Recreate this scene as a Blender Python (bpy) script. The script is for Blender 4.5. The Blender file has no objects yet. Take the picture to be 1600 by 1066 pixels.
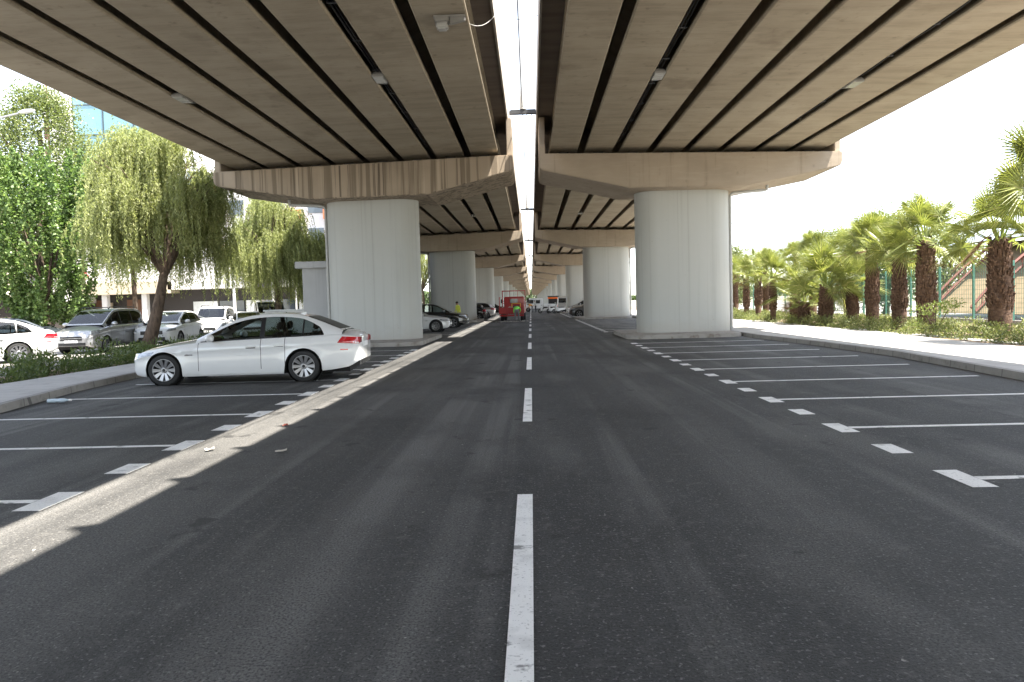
import bpy, bmesh, math, random
import numpy as np
from mathutils import Vector, Matrix
sc = bpy.context.scene
COL = sc.collection
PI = math.pi
rnd = random.Random(7)

# ---------------------------------------------------------------- camera, sky, sun, exposure
CAM_H, YAW, PITCH, ROLL = 1.6, 0.02925, 0.042, 0.0275
def cam_axes():
    R = Vector((math.cos(YAW), math.sin(YAW), 0)); F0 = Vector((-math.sin(YAW), math.cos(YAW), 0)); U0 = Vector((0, 0, 1))
    F = F0 * math.cos(PITCH) - U0 * math.sin(PITCH); U = U0 * math.cos(PITCH) + F0 * math.sin(PITCH)
    return R * math.cos(ROLL) - U * math.sin(ROLL), U * math.cos(ROLL) + R * math.sin(ROLL), F
cr, cu, cf = cam_axes()
cd = bpy.data.cameras.new('camera'); cam = bpy.data.objects.new('camera', cd); COL.objects.link(cam)
cam.matrix_world = Matrix(((cr.x, cu.x, -cf.x, 0), (cr.y, cu.y, -cf.y, 0), (cr.z, cu.z, -cf.z, CAM_H), (0, 0, 0, 1)))
cd.lens = 24; cd.sensor_width = 36; cd.shift_y = -0.0102; cd.clip_end = 6000; cd.clip_start = 0.05
sc.camera = cam

SUN_DIR = Vector((0.366, -0.16, 1.0)).normalized()
elev = math.asin(SUN_DIR.z); azim = math.atan2(SUN_DIR.x, SUN_DIR.y)
w = bpy.data.worlds.new('World'); sc.world = w; w.use_nodes = True
wn = w.node_tree.nodes; wl = w.node_tree.links
sky = wn.new('ShaderNodeTexSky'); sky.sky_type = 'NISHITA'; sky.sun_disc = False
sky.sun_elevation = elev; sky.sun_rotation = azim; sky.air_density = 1.0; sky.dust_density = 0.7; sky.ozone_density = 1.2
bg = wn['Background']; bg.inputs['Strength'].default_value = 0.127
hs = wn.new('ShaderNodeHueSaturation'); hs.inputs['Saturation'].default_value = 0.5      # the camera's white balance mutes the blue of the sky
wl.new(sky.outputs['Color'], hs.inputs['Color']); wl.new(hs.outputs['Color'], bg.inputs['Color'])
ld = bpy.data.lights.new('sun', 'SUN'); ld.energy = 5.0; ld.angle = math.radians(0.53); ld.color = (1.0, 0.935, 0.835)
sun = bpy.data.objects.new('sun', ld); COL.objects.link(sun)
sun.rotation_euler = SUN_DIR.to_track_quat('Z', 'Y').to_euler()
vs = sc.view_settings; vs.view_transform = 'Standard'; vs.look = 'None'; vs.gamma = 1; vs.use_curve_mapping = False
vs.exposure = 2.5
sc.cycles.use_denoising = True
sc.cycles.max_bounces = 8; sc.cycles.diffuse_bounces = 5; sc.cycles.transparent_max_bounces = 12
sc.cycles.sample_clamp_indirect = 8

# ---------------------------------------------------------------- materials
MATS = {}
def nodes_of(name):
    m = bpy.data.materials.new(name); m.use_nodes = True
    nt = m.node_tree; b = nt.nodes['Principled BSDF']
    MATS[name] = m
    return m, nt, nt.nodes, nt.links, b
def setp(b, **k):
    for n, v in k.items(): b.inputs[n.replace('_', ' ')].default_value = v
def c4(c): return (c[0], c[1], c[2], 1.0)
def plain(name, col, rough=0.6, metal=0.0, coat=0.0, spec=0.5, noise=0.08, nscale=6.0):
    """one colour with a little unevenness"""
    m, nt, N, L, b = nodes_of(name)
    setp(b, Roughness=rough, Metallic=metal); b.inputs['Coat Weight'].default_value = coat
    b.inputs['Coat Roughness'].default_value = 0.04; b.inputs['Specular IOR Level'].default_value = spec
    tc = N.new('ShaderNodeTexCoord'); nz = N.new('ShaderNodeTexNoise'); nz.inputs['Scale'].default_value = nscale; nz.inputs['Detail'].default_value = 5
    L.new(tc.outputs['Object'], nz.inputs['Vector'])
    rp = N.new('ShaderNodeValToRGB'); rp.color_ramp.elements[0].position = 0.3; rp.color_ramp.elements[1].position = 0.7
    rp.color_ramp.elements[0].color = c4([x * (1 - noise) for x in col]); rp.color_ramp.elements[1].color = c4([min(1, x * (1 + noise)) for x in col])
    L.new(nz.outputs['Fac'], rp.inputs['Fac']); L.new(rp.outputs['Color'], b.inputs['Base Color'])
    return m
def layered(name, base, layers, rough=0.85, bump=None, coord='Object', spec=0.4):
    """base colour, then layers of (scale xyz, noise scale, detail, lo, hi, colour, amount); bump = [(scale xyz, scale, strength, dist)]"""
    m, nt, N, L, b = nodes_of(name)
    setp(b, Roughness=rough); b.inputs['Specular IOR Level'].default_value = spec
    tc = N.new('ShaderNodeTexCoord')
    src = tc.outputs[coord]
    if coord == 'World':
        pass
    cur = None
    def noise(sx, s, d, rgh=0.55):
        mp = N.new('ShaderNodeMapping'); mp.inputs['Scale'].default_value = sx
        L.new(src, mp.inputs['Vector'])
        nz = N.new('ShaderNodeTexNoise'); nz.inputs['Scale'].default_value = s; nz.inputs['Detail'].default_value = d; nz.inputs['Roughness'].default_value = rgh
        L.new(mp.outputs['Vector'], nz.inputs['Vector'])
        return nz.outputs['Fac']
    for (sx, s, d, lo, hi, col, amt) in layers:
        f = noise(sx, s, d)
        mr = N.new('ShaderNodeMapRange'); mr.inputs['From Min'].default_value = lo; mr.inputs['From Max'].default_value = hi; mr.inputs['To Max'].default_value = amt
        mr.clamp = True
        L.new(f, mr.inputs['Value'])
        mx = N.new('ShaderNodeMix'); mx.data_type = 'RGBA'
        L.new(mr.outputs['Result'], mx.inputs['Factor'])
        if cur is None: mx.inputs['A'].default_value = c4(base)
        else: L.new(cur, mx.inputs['A'])
        mx.inputs['B'].default_value = c4(col)
        cur = mx.outputs['Result']
    L.new(cur, b.inputs['Base Color'])
    if bump:
        prev = None
        for (sx, s, st, dist) in bump:
            bp = N.new('ShaderNodeBump'); bp.inputs['Strength'].default_value = st; bp.inputs['Distance'].default_value = dist
            L.new(noise(sx, s, 6, 0.65), bp.inputs['Height'])
            if prev: L.new(prev, bp.inputs['Normal'])
            prev = bp.outputs['Normal']
        L.new(prev, b.inputs['Normal'])
    return m
def leafmat(name, c1, c2, c3=None, rough=0.5, trans=0.4, tcol=None):
    m, nt, N, L, b = nodes_of(name)
    setp(b, Roughness=rough); b.inputs['Specular IOR Level'].default_value = 0.35
    geo = N.new('ShaderNodeNewGeometry'); rp = N.new('ShaderNodeValToRGB')
    rp.color_ramp.elements[0].color = c4(c1); rp.color_ramp.elements[1].color = c4(c2)
    if c3:
        e = rp.color_ramp.elements.new(0.9); e.color = c4(c2); rp.color_ramp.elements[2].color = c4(c3)
    L.new(geo.outputs['Random Per Island'], rp.inputs['Fac']); L.new(rp.outputs['Color'], b.inputs['Base Color'])
    tr = N.new('ShaderNodeBsdfTranslucent'); mul = N.new('ShaderNodeMix'); mul.data_type = 'RGBA'; mul.blend_type = 'MULTIPLY'; mul.inputs['Factor'].default_value = 1
    L.new(rp.outputs['Color'], mul.inputs['A']); mul.inputs['B'].default_value = c4(tcol or (1.25, 1.35, 0.6))
    L.new(mul.outputs['Result'], tr.inputs['Color'])
    mx = N.new('ShaderNodeMixShader'); mx.inputs['Fac'].default_value = trans
    L.new(b.outputs['BSDF'], mx.inputs[1]); L.new(tr.outputs['BSDF'], mx.inputs[2]); L.new(mx.outputs['Shader'], N['Material Output'].inputs['Surface'])
    return m
def glassmat(name, tint, refl=1.0, rough=0.02):
    m, nt, N, L, b = nodes_of(name)
    tr = N.new('ShaderNodeBsdfTransparent'); tr.inputs['Color'].default_value = c4(tint)
    gl = N.new('ShaderNodeBsdfGlossy'); gl.inputs['Roughness'].default_value = rough; gl.inputs['Color'].default_value = (refl, refl, refl, 1)
    fr = N.new('ShaderNodeFresnel'); fr.inputs['IOR'].default_value = 1.5
    mx = N.new('ShaderNodeMixShader'); L.new(fr.outputs['Fac'], mx.inputs['Fac']); L.new(tr.outputs['BSDF'], mx.inputs[1]); L.new(gl.outputs['BSDF'], mx.inputs[2])
    L.new(mx.outputs['Shader'], N['Material Output'].inputs['Surface'])
    return m

I3 = (1, 1, 1)
layered('asphalt', (0.0480, 0.0476, 0.0464), [
    ((1, 0.045, 1), 0.8, 5, 0.48, 0.62, (0.1000, 0.0976, 0.0936), 0.8),
    ((1.7, 0.03, 1), 1.1, 4, 0.53, 0.62, (0.155, 0.151, 0.144), 0.6),
    (I3, 0.30, 6, 0.46, 0.60, (0.0264, 0.0262, 0.0256), 0.8),
    ((.8, .25, 1), 0.8, 9, 0.52, 0.64, (0.1200, 0.1168, 0.1104), 0.6),
    (I3, 70, 3, 0.48, 0.60, (0.0176, 0.0174, 0.0170), 0.75),
    (I3, 42, 2, 0.60, 0.68, (0.1920, 0.1864, 0.1784), 0.65),
    (I3, 9, 8, 0.56, 0.74, (0.1240, 0.1200, 0.1120), 0.5),
    (I3, 1.7, 8, 0.64, 0.68, (0.0160, 0.0156, 0.0152), 0.7),
    (I3, 13, 2, 0.76, 0.77, (0.5, 0.48, 0.44), 0.5)], rough=0.72,
    bump=[(I3, 55, 0.9, 0.012), (I3, 9, 0.3, 0.012)], spec=0.35)
layered('lot_paving', (0.20, 0.19, 0.175), [(I3, 0.3, 5, 0.4, 0.7, (0.14, 0.135, 0.125), 0.8), (I3, 20, 4, 0.5, 0.7, (0.26, 0.245, 0.225), 0.5)], rough=0.9, bump=[(I3, 40, 0.4, 0.01)])
layered('far_ground', (0.17, 0.155, 0.12), [(I3, 0.08, 5, 0.4, 0.7, (0.10, 0.11, 0.06), 0.8), (I3, 3, 5, 0.4, 0.7, (0.22, 0.2, 0.16), 0.5)], rough=0.95)
layered('road_paint', (0.80, 0.795, 0.77), [(I3, 5, 6, 0.50, 0.68, (0.58, 0.575, 0.555), 0.7), (I3, 60, 3, 0.60, 0.66, (0.25, 0.245, 0.235), 0.5), ((1, 1.6, 1), 4.5, 9, 0.615, 0.67, (0.12, 0.12, 0.115), 0.8)], rough=0.7, bump=[(I3, 60, 0.5, 0.006)])
layered('pavement', (0.45, 0.435, 0.41), [(I3, 0.7, 5, 0.4, 0.7, (0.38, 0.365, 0.345), 0.7), (I3, 30, 4, 0.5, 0.7, (0.51, 0.49, 0.465), 0.4), (I3, 3.5, 6, 0.58, 0.75, (0.2, 0.19, 0.175), 0.4)], rough=0.88, bump=[(I3, 40, 0.3, 0.006)])
def add_joints(m, sx, sy, mortar=0.012, dark=0.55, off=0.0):
    nt = m.node_tree; N, L = nt.nodes, nt.links; b = N['Principled BSDF']
    old = b.inputs['Base Color'].links[0].from_socket
    tc = N.new('ShaderNodeTexCoord'); bk = N.new('ShaderNodeTexBrick'); bk.offset = off
    bk.inputs['Scale'].default_value = 1; bk.inputs['Brick Width'].default_value = sx; bk.inputs['Row Height'].default_value = sy; bk.inputs['Mortar Size'].default_value = mortar
    bk.inputs['Color1'].default_value = (1, 1, 1, 1); bk.inputs['Color2'].default_value = (.9, .9, .9, 1); bk.inputs['Mortar'].default_value = (dark, dark, dark, 1)
    L.new(tc.outputs['Object'], bk.inputs['Vector'])
    mx = N.new('ShaderNodeMix'); mx.data_type = 'RGBA'; mx.blend_type = 'MULTIPLY'; mx.inputs['Factor'].default_value = 1
    L.new(old, mx.inputs['A']); L.new(bk.outputs['Color'], mx.inputs['B']); L.new(mx.outputs['Result'], b.inputs['Base Color'])
add_joints(MATS['pavement'], 0.8, 0.4, 0.008, 0.6, 0.5)
layered('kerbstone', (0.30, 0.285, 0.265), [(I3, 2, 5, 0.4, 0.7, (0.22, 0.21, 0.2), 0.8), (I3, 7, 6, 0.55, 0.75, (0.13, 0.12, 0.11), 0.6)], rough=0.9, bump=[(I3, 30, 0.4, 0.01)])
layered('island_kerb', (0.31, 0.29, 0.26), [(I3, 2.5, 5, 0.45, 0.65, (0.21, 0.19, 0.165), 0.8), (I3, 5, 6, 0.55, 0.7, (0.17, 0.13, 0.10), 0.7)], rough=0.9, bump=[(I3, 25, 0.5, 0.015)])
layered('soil', (0.20, 0.145, 0.095), [(I3, 3, 6, 0.4, 0.65, (0.11, 0.08, 0.055), 0.8), (I3, 25, 4, 0.5, 0.7, (0.30, 0.24, 0.17), 0.6)], rough=0.95, bump=[(I3, 12, 0.8, 0.05)])
# viaduct concrete
layered('soffit_concrete', (0.32, 0.275, 0.205), [
    ((0.5, 3.5, 1), 1.0, 7, 0.42, 0.66, (0.235, 0.198, 0.145), 0.7),
    (I3, 0.55, 5, 0.45, 0.7, (0.40, 0.35, 0.268), 0.6),
    ((0.8, 9, 1), 2.5, 4, 0.52, 0.66, (0.18, 0.152, 0.112), 0.3),
    (I3, 4, 6, 0.62, 0.76, (0.13, 0.10, 0.07), 0.55), ((.5, .5, 1), 0.9, 7, 0.6, 0.68, (0.15, 0.12, 0.085), 0.5)], rough=0.9, bump=[((0.4, 8, 1), 3, 0.25, 0.01)])
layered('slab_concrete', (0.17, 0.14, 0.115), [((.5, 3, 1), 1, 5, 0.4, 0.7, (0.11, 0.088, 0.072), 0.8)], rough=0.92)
layered('parapet_concrete', (0.40, 0.37, 0.325), [((.6, .6, .12), 3, 5, 0.45, 0.7, (0.26, 0.225, 0.185), 0.7), (I3, 1.2, 5, 0.5, 0.7, (0.33, 0.29, 0.24), .5)], rough=0.9)
layered('cap_concrete', (0.36, 0.30, 0.232), [
    (I3, 0.5, 5, 0.42, 0.68, (0.29, 0.24, 0.185), 0.75),
    ((3, 3, 0.16), 1.4, 4, 0.56, 0.7, (0.22, 0.175, 0.13), 0.55),
    (I3, 3, 6, 0.62, 0.75, (0.17, 0.14, 0.11), 0.5),
    ((1, 1, 7), 1.1, 4, 0.5, 0.7, (0.42, 0.36, 0.285), 0.35)], rough=0.9, bump=[(I3, 14, 0.25, 0.01), ((.2, .2, 9), 2, 0.2, 0.01)])
layered('cap_concrete_stained', (0.36, 0.295, 0.222), [
    (I3, 0.45, 5, 0.42, 0.68, (0.27, 0.22, 0.165), 0.75),
    ((4, 4, 0.10), 1.0, 3, 0.50, 0.58, (0.15, 0.12, 0.085), 0.75),
    ((7, 7, 0.06), 1.5, 4, 0.58, 0.66, (0.085, 0.066, 0.05), 0.85),
    ((5, 5, 0.08), 1.3, 3, 0.6, 0.7, (0.46, 0.385, 0.295), 0.6)], rough=0.9, bump=[(I3, 14, 0.25, 0.01)])
layered('column_paint', (0.4160, 0.4200, 0.3950), [
    ((5, 5, 0.12), 1.0, 4, 0.52, 0.72, (0.3520, 0.3536, 0.3318), 0.7),
    (I3, 0.5, 4, 0.45, 0.7, (0.4400, 0.4424, 0.4187), 0.6),
    ((2.5, 2.5, 0.09), 1.0, 6, 0.55, 0.72, (0.36, 0.355, 0.33), 0.25), ((9, 9, 0.05), 1.0, 4, 0.60, 0.68, (0.2880, 0.2800, 0.2528), 0.35), (I3, 7, 7, 0.68, 0.76, (0.2880, 0.2800, 0.2528), 0.5)], rough=0.62, bump=[(I3, 16, 0.08, 0.008)], spec=0.3)
def dirt_foot(m, height, col):
    nt = m.node_tree; N, L = nt.nodes, nt.links; b = N['Principled BSDF']; old = b.inputs['Base Color'].links[0].from_socket
    tc = N.new('ShaderNodeTexCoord'); sp = N.new('ShaderNodeSeparateXYZ'); L.new(tc.outputs['Object'], sp.inputs[0])
    nz = N.new('ShaderNodeTexNoise'); nz.inputs['Scale'].default_value = 3.5; nz.inputs['Detail'].default_value = 6; L.new(tc.outputs['Object'], nz.inputs['Vector'])
    ad = N.new('ShaderNodeMath'); ad.operation = 'MULTIPLY_ADD'; L.new(nz.outputs['Fac'], ad.inputs[0]); ad.inputs[1].default_value = -0.9; L.new(sp.outputs['Z'], ad.inputs[2])
    mr = N.new('ShaderNodeMapRange'); mr.inputs['From Min'].default_value = -0.35; mr.inputs['From Max'].default_value = height - 0.35; mr.inputs['To Min'].default_value = 0.55; mr.inputs['To Max'].default_value = 0
    L.new(ad.outputs[0], mr.inputs['Value'])
    mx = N.new('ShaderNodeMix'); mx.data_type = 'RGBA'; L.new(mr.outputs['Result'], mx.inputs['Factor']); L.new(old, mx.inputs['A']); mx.inputs['B'].default_value = c4(col)
    L.new(mx.outputs['Result'], b.inputs['Base Color'])
dirt_foot(MATS['column_paint'], 0.65, (0.38, 0.35, 0.31))
plain('bearing_rubber', (0.03, 0.028, 0.026), 0.8)
plain('pipe_plastic', (0.42, 0.42, 0.40), 0.5)
plain('galvanised', (0.42, 0.43, 0.43), 0.45, 0.6)
plain('dark_metal', (0.07, 0.072, 0.075), 0.5, 0.3)
plain('cable_black', (0.012, 0.012, 0.013), 0.6)
plain('lamp_housing', (0.30, 0.295, 0.28), 0.45, 0.2)
plain('lamp_glass', (0.72, 0.74, 0.74), 0.12, 0, 0.5)
plain('lamp_lens', (0.42, 0.42, 0.40), 0.15)
plain('lamp_post_paint', (0.55, 0.54, 0.51), 0.5, 0.3)
# vehicles
plain('white_paint', (0.64, 0.645, 0.64), 0.28, 0, 1.0, noise=0.01)
plain('silver_paint', (0.36, 0.36, 0.365), 0.3, 0.55, 1.0, noise=0.02)
plain('grey_paint', (0.10, 0.102, 0.105), 0.3, 0.5, 1.0, noise=0.02)
plain('black_paint', (0.012, 0.013, 0.015), 0.25, 0.1, 1.0, noise=0.02)
plain('blue_grey_paint', (0.05, 0.06, 0.075), 0.3, 0.4, 1.0, noise=0.02)
plain('red_paint', (0.33, 0.012, 0.012), 0.4, 0, 0.5, noise=0.15, nscale=3)
plain('orange_paint', (0.85, 0.16, 0.02), 0.45)
plain('yellow_paint', (0.65, 0.32, 0.02), 0.5)
plain('black_trim', (0.012, 0.012, 0.013), 0.35)
plain('underbody', (0.008, 0.008, 0.008), 0.9)
plain('rubber', (0.014, 0.014, 0.014), 0.75, noise=0.2)
plain('alloy', (0.34, 0.34, 0.35), 0.3, 0.8, noise=0.03)
plain('chrome', (0.7, 0.7, 0.7), 0.12, 1.0, noise=0.02)
plain('red_lens', (0.42, 0.010, 0.016), 0.12, 0, 1.0, noise=0.25, nscale=14)
plain('clear_lens', (0.33, 0.35, 0.37), 0.06, 0.4, 1.0, noise=0.5, nscale=12)
plain('seat_cloth', (0.055, 0.05, 0.045), 0.85)
plain('plate_white', (0.72, 0.72, 0.72), 0.5)
glassmat('car_glass', (0.50, 0.56, 0.55))
glassmat('tinted_glass', (0.06, 0.06, 0.058), 0.4)
plain('dark_glass', (0.018, 0.022, 0.025), 0.04, 0, 1.0)
# plants
leafmat('pepper_leaf', (0.18, 0.205, 0.085), (0.34, 0.365, 0.165), (0.50, 0.50, 0.28), 0.5, 0.5, (1.15, 1.2, .75))
leafmat('maple_leaf', (0.075, 0.125, 0.038), (0.175, 0.25, 0.080), (0.30, 0.35, 0.135), 0.45, 0.35, (1.1, 1.25, .7))
leafmat('poplar_leaf', (0.09, 0.12, 0.042), (0.18, 0.21, 0.08), (0.28, 0.29, 0.135), 0.45, 0.38, (1.15, 1.2, .7))
leafmat('palm_leaf', (0.14, 0.175, 0.055), (0.26, 0.285, 0.10), (0.45, 0.435, 0.24), 0.34, 0.38, (1.2, 1.2, .6))
leafmat('shrub_leaf', (0.055, 0.085, 0.03), (0.12, 0.155, 0.055), (0.18, 0.18, 0.08), 0.55, 0.3)
leafmat('ground_leaf', (0.10, 0.125, 0.05), (0.20, 0.22, 0.09), (0.30, 0.27, 0.14), 0.55, 0.35)
leafmat('bright_leaf', (0.12, 0.16, 0.045), (0.20, 0.24, 0.075), (0.27, 0.29, 0.11), 0.5, 0.4, (1.15, 1.2, .7))
leafmat('olive_leaf', (0.10, 0.12, 0.05), (0.17, 0.19, 0.08), (0.22, 0.23, 0.11), 0.55, 0.3)
leafmat('pine_leaf', (0.04, 0.065, 0.025), (0.085, 0.12, 0.045), (0.12, 0.15, 0.06), 0.6, 0.25)
leafmat('dry_frond', (0.13, 0.075, 0.04), (0.26, 0.17, 0.095), (0.36, 0.26, 0.16), 0.8, 0.15, (1, 1, 1))
layered('bark', (0.11, 0.078, 0.055), [((2, 2, 0.4), 6, 6, 0.45, 0.6, (0.045, 0.032, 0.024), 0.85), (I3, 3, 4, 0.55, 0.7, (0.17, 0.13, 0.095), 0.7)], rough=0.95, bump=[((2, 2, 0.5), 9, 0.9, 0.05)])
layered('palm_trunk', (0.12, 0.072, 0.047), [((1, 1, 3), 5, 6, 0.42, 0.6, (0.055, 0.032, 0.022), 0.8), (I3, 9, 4, 0.55, 0.7, (0.24, 0.165, 0.115), 0.6)], rough=0.95, bump=[((1, 1, 4), 7, 0.9, 0.04)])
# buildings
layered('white_render', (0.66, 0.645, 0.62), [(I3, 0.4, 5, 0.45, 0.7, (0.56, 0.54, 0.51), 0.6)], rough=0.9)
layered('grey_render', (0.36, 0.345, 0.325), [(I3, 0.5, 5, 0.45, 0.7, (0.27, 0.255, 0.24), 0.7)], rough=0.9)
layered('tan_render', (0.50, 0.43, 0.33), [(I3, 0.5, 5, 0.45, 0.7, (0.42, 0.36, 0.27), 0.7)], rough=0.9)
layered('kiosk_render', (0.40, 0.40, 0.395), [(I3, 0.8, 5, 0.45, 0.7, (0.35, 0.35, 0.345), 0.7), ((4, 4, .15), 1.2, 4, .55, .7, (.33, .33, .32), .5)], rough=0.9)
plain('tower_glass', (0.16, 0.29, 0.33), 0.12, 0.1, 0.4, noise=0.15, nscale=0.3)
plain('window_glass', (0.06, 0.075, 0.085), 0.08, 0, 0.6)
plain('shop_dark', (0.035, 0.03, 0.028), 0.6)
plain('wood_door', (0.14, 0.07, 0.04), 0.6)
plain('rail_iron', (0.035, 0.035, 0.038), 0.6)
plain('awning_cloth', (0.60, 0.52, 0.43), 0.85)
plain('brick_orange', (0.42, 0.14, 0.06), 0.85, noise=0.2)
plain('purple_banner', (0.17, 0.09, 0.36), 0.7)
plain('orange_print', (0.65, 0.22, 0.10), 0.7)
plain('sign_white', (0.72, 0.71, 0.70), 0.7)
plain('sign_black', (0.03, 0.03, 0.03), 0.6)
plain('sign_red', (0.55, 0.04, 0.05), 0.6)
plain('mast_red', (0.13, 0.045, 0.045), 0.6)
plain('fence_green', (0.055, 0.16, 0.12), 0.5)
plain('steel_red', (0.15, 0.05, 0.035), 0.6)
layered('shelter_tan', (0.20, 0.155, 0.092), [((.3, 1, 1), 1.5, 5, 0.45, 0.65, (0.155, 0.118, 0.07), 0.7)], rough=0.85)
plain('rubble', (0.28, 0.26, 0.235), 0.95, noise=0.4, nscale=4)
plain('paper', (0.50, 0.46, 0.40), 0.9, noise=0.2)
plain('clear_plastic', (0.45, 0.55, 0.62), 0.2, 0, 0.5)
plain('cardboard_red', (0.20, 0.05, 0.035), 0.8)
# people
plain('skin', (0.36, 0.21, 0.14), 0.6); plain('hair_dark', (0.012, 0.01, 0.009), 0.7)
plain('hi_vis_green', (0.22, 0.72, 0.10), 0.7); plain('hi_vis_yellow', (0.55, 0.58, 0.06), 0.7)
plain('trousers_grey', (0.14, 0.14, 0.14), 0.85); plain('shirt_grey', (0.40, 0.40, 0.38), 0.85); plain('trousers_navy', (0.02, 0.024, 0.035), 0.85)
plain('hi_vis_orange', (0.72, 0.30, 0.04), 0.7)

# ---------------------------------------------------------------- mesh helpers
class MB:
    def __init__(s): s.v = []; s.f = []; s.m = []
    def add(s, vs, fs, m=0):
        o = len(s.v); s.v.extend([tuple(map(float, p)) for p in vs])
        s.f.extend([tuple(i + o for i in f) for f in fs]); s.m.extend([m] * len(fs))
    def box(s, x0, x1, y0, y1, z0, z1, m=0, M=None):
        vs = [(x0, y0, z0), (x1, y0, z0), (x1, y1, z0), (x0, y1, z0), (x0, y0, z1), (x1, y0, z1), (x1, y1, z1), (x0, y1, z1)]
        if M is not None: vs = [tuple(M @ Vector(p)) for p in vs]
        s.add(vs, [(3, 2, 1, 0), (4, 5, 6, 7), (0, 1, 5, 4), (1, 2, 6, 5), (2, 3, 7, 6), (3, 0, 4, 7)], m)
    def hexa(s, vs, m=0):
        s.add(vs, [(3, 2, 1, 0), (4, 5, 6, 7), (0, 1, 5, 4), (1, 2, 6, 5), (2, 3, 7, 6), (3, 0, 4, 7)], m)
    def prism(s, poly, a, b, fn, m=0):
        """poly = 2-D outline; fn(u,v,t)->xyz for t in (a,b)"""
        n = len(poly)
        vs = [fn(u, v, a) for u, v in poly] + [fn(u, v, b) for u, v in poly]
        s.add(vs, [tuple(range(n - 1, -1, -1)), tuple(range(n, 2 * n))] + [(i, (i + 1) % n, n + (i + 1) % n, n + i) for i in range(n)], m)
    def tube(s, pts, r, seg=8, m=0, cap=True):
        pts = [Vector(p) for p in pts]; n = len(pts); rs = r if hasattr(r, '__len__') else [r] * n
        rings = []; a = None
        for i, p in enumerate(pts):
            t = (pts[min(i + 1, n - 1)] - pts[max(i - 1, 0)]).normalized()
            if a is None: a = t.cross(Vector((0, 0, 1)) if abs(t.z) < 0.95 else Vector((1, 0, 0))).normalized()
            else:
                a = a - t * a.dot(t)
                a = a.normalized() if a.length > 1e-4 else t.orthogonal().normalized()
            b = t.cross(a)
            rings.append([p + (a * math.cos(2 * PI * k / seg) + b * math.sin(2 * PI * k / seg)) * rs[i] for k in range(seg)])
        vs = [q for g in rings for q in g]
        fs = [(i * seg + k, i * seg + (k + 1) % seg, (i + 1) * seg + (k + 1) % seg, (i + 1) * seg + k) for i in range(n - 1) for k in range(seg)]
        if cap: fs += [tuple(range(seg - 1, -1, -1)), tuple((n - 1) * seg + k for k in range(seg))]
        s.add(vs, fs, m)
    def lathe(s, prof, seg=24, m=0, fn=None):
        """prof = [(r, h)], fn(r cos, r sin, h)->xyz, closed profile not assumed"""
        fn = fn or (lambda a, b, h: (a, b, h)); n = len(prof)
        vs = [fn(r * math.cos(2 * PI * k / seg), r * math.sin(2 * PI * k / seg), h) for r, h in prof for k in range(seg)]
        fs = [(i * seg + k, i * seg + (k + 1) % seg, (i + 1) * seg + (k + 1) % seg, (i + 1) * seg + k) for i in range(n - 1) for k in range(seg)]
        s.add(vs, fs, m)
    def blob(s, c, r, seg=10, rings=6, m=0, M=None):
        vs = []; fs = []
        for i in range(rings + 1):
            a = PI * i / rings
            for k in range(seg):
                p = Vector((r[0] * math.sin(a) * math.cos(2 * PI * k / seg), r[1] * math.sin(a) * math.sin(2 * PI * k / seg), r[2] * math.cos(a)))
                if M is not None: p = M @ p
                vs.append((p.x + c[0], p.y + c[1], p.z + c[2]))
        for i in range(rings):
            for k in range(seg): fs.append((i * seg + k, (i + 1) * seg + k, (i + 1) * seg + (k + 1) % seg, i * seg + (k + 1) % seg))
        s.add(vs, fs, m)
    def mesh(s, name, mats, smooth=None, weld=False, normals=True, bevel=0):
        me = bpy.data.meshes.new(name); me.from_pydata(s.v, [], s.f)
        for mt in (mats if isinstance(mats, (list, tuple)) else [mats]): me.materials.append(MATS[mt])
        if len(me.materials) > 1: me.polygons.foreach_set('material_index', s.m)
        if weld or normals or bevel:
            bm = bmesh.new(); bm.from_mesh(me)
            if weld:
                bmesh.ops.remove_doubles(bm, verts=bm.verts, dist=1e-5); bmesh.ops.dissolve_degenerate(bm, edges=bm.edges, dist=1e-6)
            if normals: bmesh.ops.recalc_face_normals(bm, faces=bm.faces)
            if bevel: bmesh.ops.bevel(bm, geom=[e for e in bm.edges if len(e.link_faces) == 2 and e.calc_face_angle(0) > 0.5], offset=bevel, segments=2, affect='EDGES', clamp_overlap=True)
            bm.to_mesh(me); bm.free()
        if smooth is not None:
            me.polygons.foreach_set('use_smooth', [True] * len(me.polygons)); me.set_sharp_from_angle(angle=math.radians(smooth))
        me.update(); return me
    def build(s, name, mats, parent=None, loc=None, **k):
        o = bpy.data.objects.new(name, s.mesh(name, mats, **k)); COL.objects.link(o)
        if parent: o.parent = parent
        if loc: o.location = loc
        return o
def quadmesh(name, V, mats, midx=None):
    """V: (N,4,3) array of loose quads"""
    V = np.asarray(V, dtype=np.float32); n = len(V)
    me = bpy.data.meshes.new(name); me.vertices.add(n * 4); me.vertices.foreach_set('co', V.reshape(-1))
    me.loops.add(n * 4); me.loops.foreach_set('vertex_index', np.arange(n * 4, dtype=np.int32))
    me.polygons.add(n); me.polygons.foreach_set('loop_start', np.arange(0, n * 4, 4, dtype=np.int32))
    me.polygons.foreach_set('loop_total', np.full(n, 4, dtype=np.int32))
    for mt in (mats if isinstance(mats, (list, tuple)) else [mats]): me.materials.append(MATS[mt])
    if midx is not None: me.polygons.foreach_set('material_index', np.asarray(midx, dtype=np.int32))
    me.update(calc_edges=True); me.validate(); return me
def link(name, me, parent=None, loc=None):
    o = bpy.data.objects.new(name, me); COL.objects.link(o)
    if parent: o.parent = parent
    if loc: o.location = loc
    return o
def tag(o, label, cat, group=None):
    o['label'] = label; o['category'] = cat
    if group: o['group'] = group
    return o
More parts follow.
